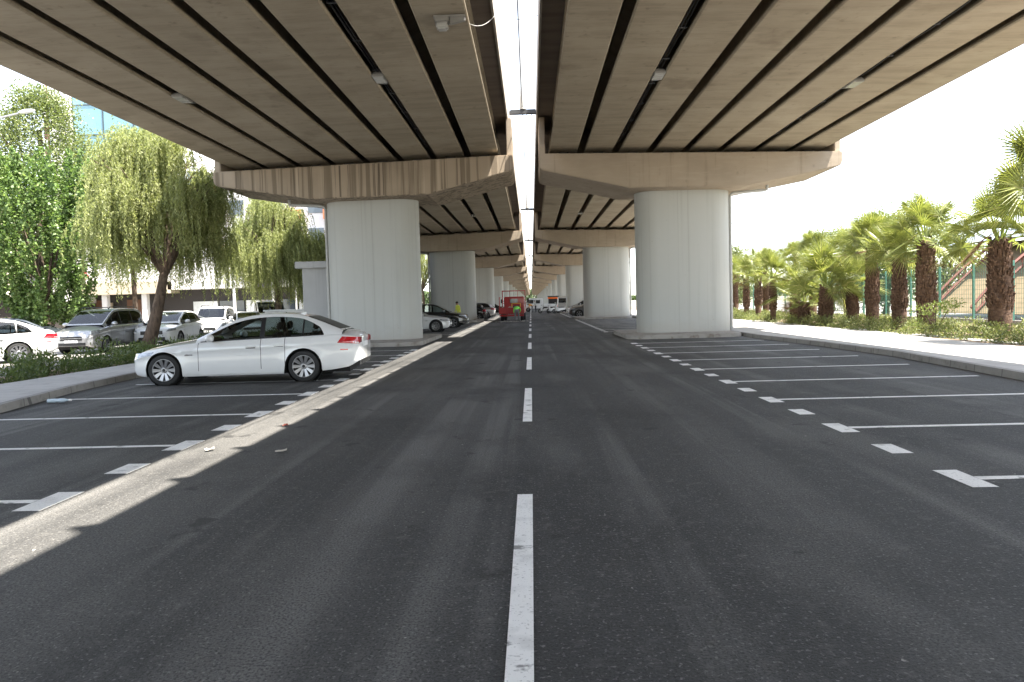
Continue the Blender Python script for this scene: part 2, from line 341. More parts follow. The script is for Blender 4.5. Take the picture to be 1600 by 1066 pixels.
def thing(name, label, cat, loc=(0, 0, 0), rz=0, group=None):
    o = bpy.data.objects.new(name, None); COL.objects.link(o); o.location = loc; o.rotation_euler = (0, 0, rz); o.empty_display_size = 0.3
    return tag(o, label, cat, group)
def structure(o): o['kind'] = 'structure'; return o
def stuff(o, label, cat): o['kind'] = 'stuff'; o['label'] = label; o['category'] = cat; return o
def dup(root, loc, rz=None, label=None, scale=None):
    r = root.copy(); COL.objects.link(r); r.location = loc
    if rz is not None: r.rotation_euler = (0, 0, rz)
    if scale is not None: r.scale = scale if hasattr(scale, '__len__') else (scale,) * 3
    if label: r['label'] = label
    for ch in list(root.children):
        c = ch.copy(); COL.objects.link(c); c.parent = r
        for g in list(ch.children):
            d = g.copy(); COL.objects.link(d); d.parent = c
    return r
ORD = ['first', 'second', 'third', 'fourth', 'fifth', 'sixth', 'seventh', 'eighth', 'ninth', 'tenth', 'eleventh', 'twelfth', 'thirteenth', 'fourteenth', 'fifteenth', 'sixteenth', 'seventeenth', 'eighteenth', 'nineteenth', 'twentieth']

# ---------------------------------------------------------------- ground, road, pavements
def sheet(name, pts, z, mat):
    b = MB(); b.add([(x, y, z) for x, y in pts], [tuple(range(len(pts)))]); return structure(b.build(name, mat, normals=False))
def flat(name, mat, z, polys):
    b = MB()
    for p in polys: b.add([(x, y, z) for x, y in p], [tuple(range(len(p)))])
    return structure(b.build(name, mat, normals=False))
sheet('ground', [(-2500, -300), (2500, -300), (2500, 4000), (-2500, 4000)], -0.012, 'far_ground')
sheet('parking_lot', [(-70, -40), (-11, -40), (-11, 420), (-70, 420)], -0.008, 'lot_paving')
sheet('road', [(-11, -60), (11, -60), (11, 640), (-11, 640)], 0.0, 'asphalt')
KR = [(8.45, -40), (8.45, 12), (8.9, 17), (8.75, 21), (8.35, 25.3), (8.35, 33), (8.6, 40), (8.6, 600)]
KL = [(-8.6, -40), (-8.8, 11), (-9.4, 13.75), (-9.62, 16), (-9.7, 30), (-9.7, 600)]
def kerb_walk(outer_x, line, side, name_w, name_k):
    b = MB(); k = MB(); h = 0.13; wd = 0.16; s = side
    n = len(line)
    for i in range(n - 1):
        (x0, y0), (x1, y1) = line[i], line[i + 1]
        # kerb: slightly proud of the walk
        k.hexa([(x0, y0, -0.02), (x0 + s * wd, y0, -0.02), (x1 + s * wd, y1, -0.02), (x1, y1, -0.02), (x0 + s * .012, y0, h + .006), (x0 + s * wd, y0, h + .006), (x1 + s * wd, y1, h + .006), (x1 + s * .012, y1, h + .006)])
        o0, o1 = outer_x(y0), outer_x(y1)
        b.add([(x0 + s * wd, y0, h), (o0, y0, h), (o1, y1, h), (x1 + s * wd, y1, h)], [(0, 1, 2, 3)])
        b.add([(o0, y0, h), (o0, y0, -0.05), (o1, y1, -0.05), (o1, y1, h)], [(0, 1, 2, 3)])
    structure(b.build(name_w, 'pavement')); structure(k.build(name_k, 'kerbstone'))
kerb_walk(lambda y: 12.3 if y < 25 else 12.8, KR, 1, 'sidewalk', 'kerb')
kerb_walk(lambda y: -11.5, KL, -1, 'sidewalk', 'kerb')
add_joints(MATS['kerbstone'], 0.9, 0.9, 0.012, 0.45)
# markings
mk = []
def rect(x0, x1, y0, y1): mk.append([(x0, y0), (x1, y0), (x1, y1), (x0, y1)])
y = 2.1 - 6.93
while y < 430:
    rect(-0.155, -0.03, y, y + 3.5); y += 6.93
for k in range(-4, 40):
    yc = 5.83 + 2.317 * k
    near = 26.0 < yc < 32.6 or 55.6 < yc < 62.2 or 85.3 < yc < 92
    j = rnd.uniform(-.01, .01)
    if near: continue
    rect(3.52 + j, 3.73 + j, yc - 0.28, yc + 0.28); rect(3.734 + j, 8.2, yc - 0.055, yc + 0.05)
    if not (25 < yc + 1.12 < 32.6): rect(3.52 + j, 3.73 + j, yc + 0.95, yc + 1.38)
    yl = 5.67 + 2.27 * k
    near = 24.6 < yl < 33 or 54.5 < yl < 62.5 or 84 < yl < 92
    if near: continue
    rect(-4.29 + j, -4.05 + j, yl - 0.28, yl + 0.28); rect(-8.75, -4.294 + j, yl - 0.05, yl + 0.05)
    if not (24.6 < yl + 1.12 < 33): rect(-4.29 + j, -4.05 + j, yl + 0.93, yl + 1.35)
flat('road_markings', 'road_paint', 0.004, mk)
# dust and grit swept to the gutters (thin, flat)
def island(y0, y1, x0, x1, name='traffic_island'):
    b = MB(); r = 0.7; pts = []
    for cx, cy, a in ((x1 - r, y0 + r, -90), (x1 - r, y1 - r, 0), (x0 + r, y1 - r, 90), (x0 + r, y0 + r, 180)):
        for q in range(6): t = math.radians(a + 18 * q); pts.append((cx + r * math.cos(t), cy + r * math.sin(t)))
    b.prism(pts, -0.02, 0.15, lambda u, v, t: (u * 1, v, t))
    return structure(b.build(name, 'island_kerb', bevel=0.02))
SPAN = 29.3; P0 = 29.0; NP = 19
PY = [P0 + SPAN * k for k in range(-1, NP)]
for k, py in enumerate(PY[1:6]):
    island(py - 2.3, py + 3.2, 3.75, 8.3); island(py - 2.9, py + 4.2, -9.6, -4.3)

# ---------------------------------------------------------------- viaduct
FALL = 0.025
def deck_profile(side):
    # inner slab edge, outer slab edge, first girder edge, last girder edge (absolute |x|)
    return (0.42, 12.6, 0.93, 12.0) if side > 0 else (0.77, 12.95, 1.20, 12.25)
def zs_(u): return 7.72 - FALL * (u - 0.9)          # girder soffit
def zd_(u): return 9.05 - FALL * (u - 0.5)          # slab soffit
def girder(side, u0, u1, y0, y1, mb):
    # bulb-flange girder: wide bottom flange, web, top
    z = zs_(0.5 * (u0 + u1)); d = FALL * (u1 - u0) * .5; c = .5 * (u0 + u1); w_ = (u1 - u0) * .5
    prof = [(u0 + .03, z + d), (u1 - .03, z - d), (u1, z - d + .03), (u1, z + .10), (c + .22, z + .30), (c + .2, z + 1.0), (c + w_ * .8, z + 1.14), (c + w_ * .8, zd_(c + w_ * .8) + .02), (c - w_ * .8, zd_(c - w_ * .8) + .02), (c - w_ * .8, z + 1.14), (c - .2, z + 1.0), (c - .22, z + .30), (u0, z + .10), (u0, z + d + .03)]
    mb.prism(prof, y0, y1, lambda u, v, t: (side * u, t, v))
def slab(side, y0, y1, mb):
    a, b, _, _ = deck_profile(side)
    mb.prism([(a, zd_(a)), (b, zd_(b)), (b, zd_(b) + .28), (a, zd_(a) + .28)], y0, y1, lambda u, v, t: (side * u, t, v))
def parapet(side, inner, y0, y1, mb, ribs=True):
    a, b, _, _ = deck_profile(side)
    if inner: e, s = a, 1
    else: e, s = b, -1
    z = zd_(e)
    top = 10.3 if inner else z + 1.2
    mb.prism([(e - s * .012, z - .05), (e + s * .05, z - .05), (e + s * .05, z + .281), (e + s * .26, z + .281), (e + s * .2, z + .5), (e + s * .16, top), (e - s * .0, top)], y0, y1, lambda u, v, t: (side * u, t, v))
    if ribs and inner and side > 0:  # unseen railing posts merged into the parapet, wedge-shaped for the notched shadow
        yy = math.ceil((y0 - .35) / 1.4) * 1.4 + .35
        while yy < y1 - .4:
            mb.hexa([(side * (e + s * .02), yy, top - .01), (side * (e + s * .08), yy, top - .01), (side * (e + s * .08), yy + .25, top - .01), (side * (e + s * .02), yy + .25, top - .01),
                     (side * (e + s * .02), yy + .06, top + .52), (side * (e + s * .08), yy + .06, top + .52), (side * (e + s * .08), yy + .08, top + .52), (side * (e + s * .02), yy + .08, top + .52)])
            yy += 1.4
def girders_of(side):
    _, _, g0, g1 = deck_profile(side); n = 8; gap = 0.30; w_ = (g1 - g0 - gap * (n - 1)) / n
    return [(g0 + i * (w_ + gap), g0 + i * (w_ + gap) + w_) for i in range(n)]
SIDEN = {1: 'right', -1: 'left'}
first = {}
for side in (1, -1):
    for k in range(-1, NP - 1):
        py = P0 + SPAN * k
        y0, y1 = (py - 3 * SPAN, py + SPAN) if k == -1 else (py, py + SPAN)
        if k == -1: lab = 'wide ribbed underside of the %s bridge deck right overhead, nearest span' % SIDEN[side]
        else: lab = 'concrete deck span resting on the %s and %s pillar of the %s row' % (ORD[k], ORD[k + 1], SIDEN[side])
        grp = 'deck spans of the twin viaduct'
        if k <= 4:
            if k in (-1, 0):
                t = thing('bridge_deck', lab, 'bridge deck', (0, y0, 0), 0, grp); Ln = y1 - y0
                for (u0, u1) in girders_of(side):
                    b = MB(); girder(side, u0, u1, .12 if k >= 0 else 0, Ln - .12, b); b.build('girder', 'soffit_concrete', t)
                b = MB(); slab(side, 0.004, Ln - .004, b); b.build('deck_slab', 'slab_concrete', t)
                b = MB(); parapet(side, True, 0.006, Ln - .006, b); b.build('parapet', 'parapet_concrete', t)
                b = MB(); parapet(side, False, 0.006, Ln - .006, b); b.build('parapet', 'parapet_concrete', t)
                first[side] = t
            else:
                dup(first[side], (0, y0, 0), None, lab)
        else:
            if k == 5:
                b = MB()
                for (u0, u1) in girders_of(side): girder(side, u0, u1, .12, SPAN - .12, b)
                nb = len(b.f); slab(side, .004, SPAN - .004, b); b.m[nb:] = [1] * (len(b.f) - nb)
                nb = len(b.f); parapet(side, True, .006, SPAN - .006, b, False); parapet(side, False, .006, SPAN - .006, b, False); b.m[nb:] = [2] * (len(b.f) - nb)
                far_me = b.mesh('bridge_deck', ['soffit_concrete', 'slab_concrete', 'parapet_concrete'])
            o = link('bridge_deck', far_me, None, (0, y0, 0)); tag(o, lab, 'bridge deck', grp)
# piers
def capsule(hw, r, n=10):
    pts = []
    for k in range(n + 1):
        a = -PI / 2 + PI * k / n; pts.append((hw - r + r * math.cos(a), r * math.sin(a)))
    for k in range(n + 1):
        a = PI / 2 + PI * k / n; pts.append((-(hw - r) + r * math.cos(a), r * math.sin(a)))
    return pts
def make_column(side, b, z0=-0.02):
    pts = capsule(1.97, 0.82)
    zt_ = 6.35
    b.prism(pts, z0, zt_, lambda u, v, t: (u, v, t))
def make_cap(side, b):
    cx = 6.45 if side > 0 else 6.68
    a, e = (0.48, 12.45) if side > 0 else (0.60, 12.78)
    y0, y1 = -1.75, 1.65
    zt = lambda u: 7.50 - FALL * (u - .5)
    outline = [(a, zt(a)), (a, 6.95), (a + .1, 6.84), (4.05, 6.03), (8.75, 5.98), (e - .12, 6.62), (e, 6.75), (e, zt(e))]
    def fn(u, v, t): return (side * (u - cx), t, v)
    b.prism(outline, y0, y1, fn)
def stopper(side, b, inner):
    cx = 6.45 if side > 0 else 6.68
    a, e = (0.48, 12.45) if side > 0 else (0.60, 12.78)
    if inner: u0, u1 = a + .015, a + .24
    else: u0, u1 = e - .26, e - .015
    zt = 7.50 - FALL * (u0 - .5) - .02
    b.hexa([(side * (u - cx), yy, z) for z in (zt - .02, zd_(u0) - .06) for (u, yy) in ((u0, -1.6), (u1, -1.6), (u1, 1.5), (u0, 1.5))])
def drain(side, b):
    cx = 6.45 if side > 0 else 6.68
    s = side; xo = s * 2.035
    b.tube([(xo, -.1, 0.1), (xo, -.1, 5.78), (xo + s * .05, -.1, 5.88), (xo + s * .2, -.1, 5.93), (xo + s * 1.45, -.1, 6.0), (xo + s * 1.55, -.1, 6.03), (xo + s * 1.56, -.1, 6.25)], 0.065, 8)
    for z in (1.2, 2.9, 4.6): b.tube([(xo, -.1, z), (xo, -.1, z + .1)], 0.085, 8)
for side in (1, -1):
    cxw = 6.45 if side > 0 else -6.68
    for k in range(-1, NP - 1):
        if k == -1: continue
        py = P0 + SPAN * k + 0.35
        if k == 0:
            lab = ('streak-stained concrete pillar beside the grey kiosk, nearest of the left row' if side < 0 else 'pale round-ended pillar nearest the palms, first of the right row')
        else: lab = 'white painted pillar with concrete crossbeam, %s in the %s row' % (ORD[k], SIDEN[side])
        grp = 'pillars carrying the twin viaduct'
        if k <= 4:
            if k < 2:
                t = thing('bridge_pier', lab, 'bridge pillar', (cxw, py, 0), 0, grp)
                b = MB(); make_column(side, b); b.build('column', 'column_paint', t, smooth=40)
                b = MB(); make_cap(side, b); b.build('crossbeam', 'cap_concrete_stained' if (side < 0 and k == 0) else 'cap_concrete', t, bevel=0.035)
                for inner in (True, False):
                    b = MB(); stopper(side, b, inner); b.build('stop_block', 'cap_concrete', t, bevel=0.03)
                for (u0, u1) in girders_of(side):
                    c = .5 * (u0 + u1); b = MB()
                    zt = 7.50 - FALL * (c - .5)
                    b.box(side * c - cxw - .28, side * c - cxw + .28, -1.0, 0.8, zt - .02, zs_(c) - .085); b.box(side * c - cxw - .2, side * c - cxw + .2, -.9, 0.7, zs_(c) - .087, zs_(c) + .01, 1)
                    b.build('bearing', ['cap_concrete', 'bearing_rubber'], t)
                b = MB(); drain(side, b); b.build('drain_pipe', 'pipe_plastic', t, smooth=50)
                proto = t
            else: dup(proto, (cxw, py, 0), None, lab)
        else:
            if k == 5:
                b = MB(); make_column(side, b); nb = len(b.f); make_cap(side, b); stopper(side, b, True); stopper(side, b, False); b.m[nb:] = [1] * (len(b.f) - nb)
                far_p = b.mesh('bridge_pier', ['column_paint', 'cap_concrete'], smooth=40)
            o = link('bridge_pier', far_p, None, (cxw, py, 0)); tag(o, lab, 'bridge pillar', grp)

# ---------------------------------------------------------------- lamps, cables, posts on the viaduct
def floodlight(label, loc, rz=0):
    t = thing('floodlight', label, 'floodlight', loc, rz, 'floodlights hung between the girders')
    b = MB(); b.box(-.16, .16, -.30, .30, -.055, .02); b.box(-.13, .13, -.27, .27, .02, .07)
    b.build('housing', 'lamp_housing', t, bevel=.012)
    b = MB(); b.box(-.13, .13, -.27, -.015, -.066, -.054); b.box(-.13, .13, .015, .27, -.066, -.054); b.build('lens', 'lamp_lens', t)
    b = MB(); b.tube([(0, .25, .05), (0, .25, .85)], .02, 6); b.tube([(0, -.25, .05), (0, -.25, .85)], .02, 6); b.box(-.10, .10, .42, .62, .02, .14); b.build('hanger', 'dark_metal', t)
    return t
fl = floodlight('small floodlight in the second dark gap from the outer edge of the left deck', (-9.30, 19.0, 7.47))
gl, gr = girders_of(-1), girders_of(1)
def gapx(side, i):
    g = girders_of(side); return side * .5 * (g[i][1] + g[i + 1][0])
fl.location = (gapx(-1, 5), 19.0, zs_(9.6) + .02)
dup(fl, (gapx(-1, 1), 18.4, zs_(3.8) + .03), 0, 'floodlight with glass pane under the left deck, beside the cable run')
dup(fl, (gapx(1, 1), 19.0, zs_(3.5) + .03), 0, 'floodlight under the right deck nearest the central gap')
dup(fl, (gapx(1, 5), 19.9, zs_(9.3) + .03), 0, 'floodlight under the right deck towards its outer edge')
dup(fl, (gapx(-1, 1), 18.4 + SPAN, zs_(3.8) + .03), 0, 'small floodlight under the left deck just past the first pillar')
dup(fl, (gapx(1, 1), 19.0 + SPAN, zs_(3.5) + .03), 0, 'small floodlight under the right deck just past the first pillar')
t = thing('wall_lamp', 'old box lamp on a bracket under the innermost girder of the left deck', 'lamp', (-1.86, 14.7, zs_(1.8)))
b = MB(); b.box(-.05, .62, -.06, .06, -.05, -.002); b.hexa([(.30, -.05, -.19), (.62, -.04, -.12), (.62, .04, -.12), (.30, .05, -.19), (.30, -.05, -.05), (.62, -.04, -.05), (.62, .04, -.05), (.30, .05, -.05)]); b.build('bracket', 'lamp_housing', t)
b = MB(); b.box(-.02, .28, -.16, .14, -.19, -.055); b.build('housing', 'lamp_housing', t, bevel=.03)
b = MB(); b.hexa([(.02, -.12, -.30), (.24, -.12, -.30), (.24, .10, -.30), (.02, .10, -.30), (-.01, -.15, -.19), (.27, -.15, -.19), (.27, .13, -.19), (-.01, .13, -.19)]); b.build('lamp_cover', 'lamp_lens', t, bevel=.03)
# cable trays in two gaps
for side, i, lab in ((-1, 1, 'black cable tray running along a gap of the left deck'), (1, 1, 'black cable tray running along a gap of the right deck'), (1, 5, 'outer black cable tray along a gap of the right deck')):
    t = thing('cable_tray', lab, 'cable tray', (gapx(side, i), 0, zs_(abs(gapx(side, i))) + .13))
    b = MB(); b.tube([(-.05, y_ * .9, .02 * math.sin(y_)) for y_ in range(2, 31)], .02, 5); b.tube([(.03, y_ * .9, -.01 + .02 * math.sin(y_ * 1.7)) for y_ in range(2, 31)], .015, 5); b.build('cables', 'cable_black', t)
    b = MB()
    for y_ in range(2, 28, 2): b.box(-.11, .11, y_ - .03, y_ + .03, -.03, -.01); b.box(-.11, -.09, y_ - .03, y_ + .03, -.03, .2)
    b.box(-.12, -.10, 1.5, 27.5, .1, .2); b.build('tray', 'dark_metal', t)
t = tag(MB(), '', '') if False else None
def wire(name, label, pts, r=.006, mat='cable_black', cat='cable', group=None):
    b = MB(); b.tube(pts, r, 5); o = b.build(name, mat); return tag(o, label, cat, group)
def sag(p, q, s, n=12):
    p, q = Vector(p), Vector(q); return [tuple(p.lerp(q, i / n) - Vector((0, 0, s * 4 * (i / n) * (1 - i / n)))) for i in range(n + 1)]
# lamp posts standing on brackets between the decks
for k in range(0, 9):
    py = P0 + SPAN * k - 1.0
    lab = 'tall grey lamp post rising through the central gap, %s of the row' % ORD[k]
    if k == 0:
        t = thing('lamp_post', lab, 'lamp post', (-.13, py, 9.2), 0, 'lamp posts in the gap between the decks')
        b = MB(); b.box(-.56, .55, -.10, .10, -.02, .10); b.box(-.52, .5, -.05, .05, .10, .16); b.tube([(.1, -.1, -.03), (.18, -.12, -.16), (.3, -.12, -.16), (.38, -.1, -.03)], .012, 5)
        b.build('bracket', 'dark_metal', t)
        b = MB(); b.tube([(.0, 0, .16), (.0, 0, 7.2)], [.115, .085], 12); b.tube([(0, 0, .16), (0, 0, .7)], .13, 12); b.build('pole', 'lamp_post_paint', t, smooth=50)
        lp0 = t
    else: dup(lp0, (-.13, py, 9.2), 0, lab)
wire('overhead_cable', 'black cable hanging along the central gap between the decks', sag((-.17, 6, 10.4), (-.16, 28, 9.45), .25) + sag((-.16, 28.2, 9.45), (-.14, 57.2, 9.45), .45)[1:], .016)
for i, y_ in enumerate((19.5, 43, 72)):
    wire('guy_wire', 'thin wire spanning the central gap, %s from the front' % ORD[i], [(.40, y_, 9.6), (-.15, y_ + .1, 9.25 if i else 9.55), (-.74, y_, 9.6)], .008)
wire('loose_cable', 'pale cable looping from the innermost left girder to the black overhead cable', sag((-1.2, 15.3, 7.75), (-.2, 17.0, 9.6), .45), .007, 'pipe_plastic')

# ---------------------------------------------------------------- vehicles
def curve(pts, sig):
    xs = np.array([p[0] for p in pts], float); zs = np.array([p[1] for p in pts], float)
    g = np.arange(xs[0] - .6, xs[-1] + .6, .005); v = np.interp(g, xs, zs)
    # keep the end slopes
    s0 = (zs[1] - zs[0]) / (xs[1] - xs[0]); s1 = (zs[-1] - zs[-2]) / (xs[-1] - xs[-2])
    v = np.where(g < xs[0], zs[0] + (g - xs[0]) * s0, v); v = np.where(g > xs[-1], zs[-1] + (g - xs[-1]) * s1, v)
    if sig > 0:
        n = int(3 * sig / .005); kx = np.exp(-.5 * (np.arange(-n, n + 1) * .005 / sig) ** 2); kx /= kx.sum()
        vp = np.concatenate([np.full(n, v[0]), v, np.full(n, v[-1])]); v = np.convolve(vp, kx, 'valid')
    return lambda x: float(np.interp(x, g, v))
SF = [0, .05, .16, .32, .50, .64, .74, .80, .88, .95, 1.0]
SY = [.945, .972, .986, .993, .988, .983, .986, 1.0, .972, .955, .925]
def car(K, label, loc, rz, paint, group='parked cars', glass='car_glass', detail=True, name='parked_car', cat='car', rimm='alloy', plates=True):
    L, W, H = K['L'], K['W'], K['H']; r = K['r']; ax = K['ax']; R = r + .055; Wm = W / 2
    sill = curve(K['sill'], .03); sh = curve(K['sh'], .08); top = curve(K['top'], .07); hw = curve(K['hw'], .03)
    roof = curve(K['roof'], .05); wb = curve(K['wb'], .06); wr = curve(K['wr'], .06)
    cx0, cx1 = K['roof'][0][0], K['roof'][-1][0]
    # cosmetic curves
    xs = set(np.linspace(0, L, 44)); xs |= {.012, .03, .06, .1, .15, .21, .28, L - .012, L - .03, L - .06, L - .1, L - .15, L - .22, L - .3}
    xs = {x for x in xs if all(abs(abs(x - a) - R) > .02 for a in ax)}
    for a in ax:
        xs |= {a - R - 1e-4, a - R + 1e-4, a + R - 1e-4, a + R + 1e-4}
        xs |= {a + R * math.cos(t) for t in np.linspace(.12, PI - .12, 15)}
    seams = K['seams']
    for s_ in seams: xs = {x for x in xs if abs(x - s_) > .012} | {s_ - .006, s_ + .006}
    xs |= {cx0, cx1}
    xs = sorted(xs)
    def arch(x):
        for a in ax:
            if abs(x - a) < R: return r + math.sqrt(max(0, R * R - (x - a) ** 2))
        return 0
    def sect(x, f): return sill(x) + f * (sh(x) - sill(x))
    def ysurf(x, z):
        f = min(1, max(0, (z - sill(x)) / max(.05, sh(x) - sill(x)))); y_ = hw(x) * float(np.interp(f, SF, SY))
        for a in ax:                                               # slight flare round the arches
            d = math.hypot(x - a, z - r)
            if d < R + .12: y_ += .016 * max(0, 1 - (d - R) / .12) if d > R else .016
        return y_
    T = Matrix.Translation((L / 2, 0, 0)) @ Matrix.Diagonal((-1, 1, 1, 1))       # x runs from the nose back; car faces +x
    def P(x, y_, z): return (L / 2 - x, y_, z)
    t = thing(name, label, cat, loc, rz, group)
    body = MB(); doors = {(d, s_): MB() for d in range(len(K['doors'])) for s_ in (1, -1)}
    nS, nT = len(SF), 5
    rows = []
    for x in xs:
        row = []
        za = arch(x)
        for f in SF:
            z = max(sect(x, f), za); row.append((x, ysurf(x, z), z))
        y1, z1 = row[-1][1], row[-1][2]
        incab = cx0 <= x <= cx1
        yb = min(wb(x), y1 - .01) if incab else y1 * .93
        zc = top(x)
        row.append((x, yb, z1 + .012))
        for g in (.4, .72, 1.0):
            row.append((x, yb * (1 - g), z1 + .012 + max(0, zc - z1 - .012) * (1 - (1 - g) ** 2.2)))
        rows.append(row)
    n = len(xs); m_ = len(rows[0])
    for s in (1, -1):
        vs = [P(x, s * y_, z) for row in rows for (x, y_, z) in row]
        for i in range(n - 1):
            xm = .5 * (xs[i] + xs[i + 1])
            tgt = None
            for d, (d0, d1) in enumerate(K['doors']):
                if d0 < xm < d1: tgt = d
            isseam = any(abs(xm - q) < .0065 for q in seams)
            for j in range(m_ - 1):
                incab = cx0 - 1e-6 <= xs[i] and xs[i + 1] <= cx1 + 1e-6
                if incab and j >= nS: continue
                q = (i * m_ + j, (i + 1) * m_ + j, (i + 1) * m_ + j + 1, i * m_ + j + 1)
                pts = [vs[k] for k in q]
                if (Vector(pts[0]) - Vector(pts[3])).length < 1e-5 and (Vector(pts[1]) - Vector(pts[2])).length < 1e-5: continue
                mm = 1 if (isseam and 1 < j < nS) else 0
                if tgt is not None and 1 <= j < nS and not isseam: doors[tgt, s].add(pts, [(0, 1, 2, 3)])
                else: body.add(pts, [(0, 1, 2, 3)], mm)
        # underside
        for i in range(n - 1):
            a0, a1 = rows[i][0], rows[i + 1][0]
            body.add([P(a0[0], s * a0[1], a0[2]), P(a1[0], s * a1[1], a1[2]), P(a1[0], 0, a1[2]), P(a0[0], 0, a0[2])], [(0, 1, 2, 3)], 2)
    for row in (rows[0], rows[-1]):                                 # nose and tail caps
        for j in range(m_ - 2):
            (x, y0_, z0), (_, y1_, z1) = row[j], row[j + 1]
            for s in (1, -1): body.add([P(x, 0, z0), P(x, s * y0_, z0), P(x, s * y1_, z1), P(x, 0, z1)], [(0, 1, 2, 3)])
    # greenhouse
    gx = sorted(set(np.linspace(cx0, cx1, 40)) | {K['ws'][0], K['ws'][1], K['rw'][0], K['rw'][1]} | {q for p in K['panes'] for q in p})
    inset = curve(K['inset'], .02)
    cab = MB(); panes = {(k_, s_): MB() for k_ in range(len(K['panes'])) for s_ in (1, -1)}; wsm, rwm = MB(), MB()
    def gsec(x):
        zb = sh(x) + .012; zr = max(roof(x), zb + .004); zsd = zb + (zr - zb) * K.get('rail', .94); lo = .022; t_ = inset(x)
        hgt = zsd - zb
        v1 = min(lo / max(hgt, 1e-4), .999); v2 = 1 - t_ / max(hgt, 1e-4)
        if v2 < v1 + .03: v1 = v2 = max(0, min(v1, .5)) if hgt > .03 else .5
        vv = [0, v1, v1 + (v2 - v1) / 3, v1 + (v2 - v1) * 2 / 3, v2, 1]
        b_, w_ = min(wb(x), hw(x) * .935 - .01), wr(x)
        pts = [(x, b_ + (w_ - b_) * (v ** 1.25), zb + hgt * v) for v in vv]
        for ky, kz in ((.955, .5), (.86, .78), (.55, .95), (0, 1)): pts.append((x, w_ * ky, zsd + (zr - zsd) * kz))
        return pts, v2 > v1 + .02
    G = [gsec(x) for x in gx]
    for i in range(len(gx) - 1):
        xm = .5 * (gx[i] + gx[i + 1]); (p0, ok0), (p1, ok1) = G[i], G[i + 1]
        for s in (1, -1):
            for j in range(len(p0) - 1):
                pts = [P(q[0], s * q[1], q[2]) for q in (p0[j], p1[j], p1[j + 1], p0[j + 1])]
                dst, mm = cab, 0
                if j == 0 and K['panes'][0][0] - .1 < xm < K['panes'][-1][1]: mm = 1
                if j in (1, 2, 3):
                    pi = [k for k, (a, b_) in enumerate(K['panes']) if a < xm < b_]
                    if pi and (ok0 or ok1): dst = panes[pi[0], s]
                    elif K['panes'][0][0] < xm < K['panes'][-1][1]: mm = 1
                elif j >= 6:
                    if K['ws'][0] < xm < K['ws'][1]: dst = wsm
                    elif K['rw'][0] < xm < K['rw'][1]: dst = rwm
                if (Vector(pts[0]) - Vector(pts[3])).length < 1e-6 and (Vector(pts[1]) - Vector(pts[2])).length < 1e-6: continue
                dst.add(pts, [(0, 1, 2, 3)], mm)
    kw = dict(weld=True, smooth=42)
    bo = body.build('body', [paint, 'black_trim', 'underbody'], t, **kw)
    for d in doors.values():
        do = d.build('door', paint, t, **kw)
    cab.build('roof', [paint, 'black_trim'], t, **kw)
    for q in panes.values(): q.build('side_window', glass if not K.get('dark_rear') else glass, t, **kw)
    wsm.build('windshield', glass, t, **kw); rwm.build('rear_window', 'tinted_glass' if glass == 'car_glass' else glass, t, **kw)
    # interior and underbody
    b = MB(); b.box(*sorted((L / 2 - cx1 + .1, L / 2 - cx0 - .1)), -.62, .62, .30, .42)
    b.box(-L / 2 + .25, L / 2 - .25, -.55, .55, .17, .55)
    for a in ax: b.lathe([(R + .0, -Wm + .12), (R + .004, -Wm + .2), (.05, -Wm + .36)], 20, 0, lambda p, q, h, a=a: P(a + p, h, r + q)); b.lathe([(R + .0, Wm - .12), (R + .004, Wm - .2), (.05, Wm - .36)], 20, 0, lambda p, q, h, a=a: P(a + p, h, r + q))
    b.box(*sorted((L / 2 - cx0 - .55, L / 2 - cx0 - .1)), -.66, .66, .55, sh(cx0 + .4) + .01)
    b.build('underbody', 'underbody', t)
    for k, (sx, sy) in enumerate(K['seats'] if detail else []):
        b = MB(); hx = L / 2 - sx; zs0 = .42
        b.box(hx - .05, hx + .45, sy - .23, sy + .23, zs0, zs0 + .2)
        b.hexa([(hx - .05, sy - .23, zs0 + .12), (hx + .08, sy - .23, zs0 + .12), (hx + .08, sy + .23, zs0 + .12), (hx - .05, sy + .23, zs0 + .12), (hx - .27, sy - .2, zs0 + .66), (hx - .17, sy - .2, zs0 + .66), (hx - .17, sy + .2, zs0 + .66), (hx - .27, sy + .2, zs0 + .66)])
        b.hexa([(hx - .29, sy - .13, zs0 + .69), (hx - .19, sy - .13, zs0 + .69), (hx - .19, sy + .13, zs0 + .69), (hx - .29, sy + .13, zs0 + .69), (hx - .31, sy - .11, zs0 + .88), (hx - .22, sy - .11, zs0 + .88), (hx - .22, sy + .11, zs0 + .88), (hx - .31, sy + .11, zs0 + .88)])
        b.build('seat', 'seat_cloth', t, bevel=.03)
    # wheels
    wpf = [(r * .70, -.105), (r * .93, -.112), (r * .985, -.095), (r, -.06), (r, .06), (r * .985, .095), (r * .93, .112), (r * .70, .105), (r * .70, -.105)]
    key = ('wheel', round(r, 3), rimm)
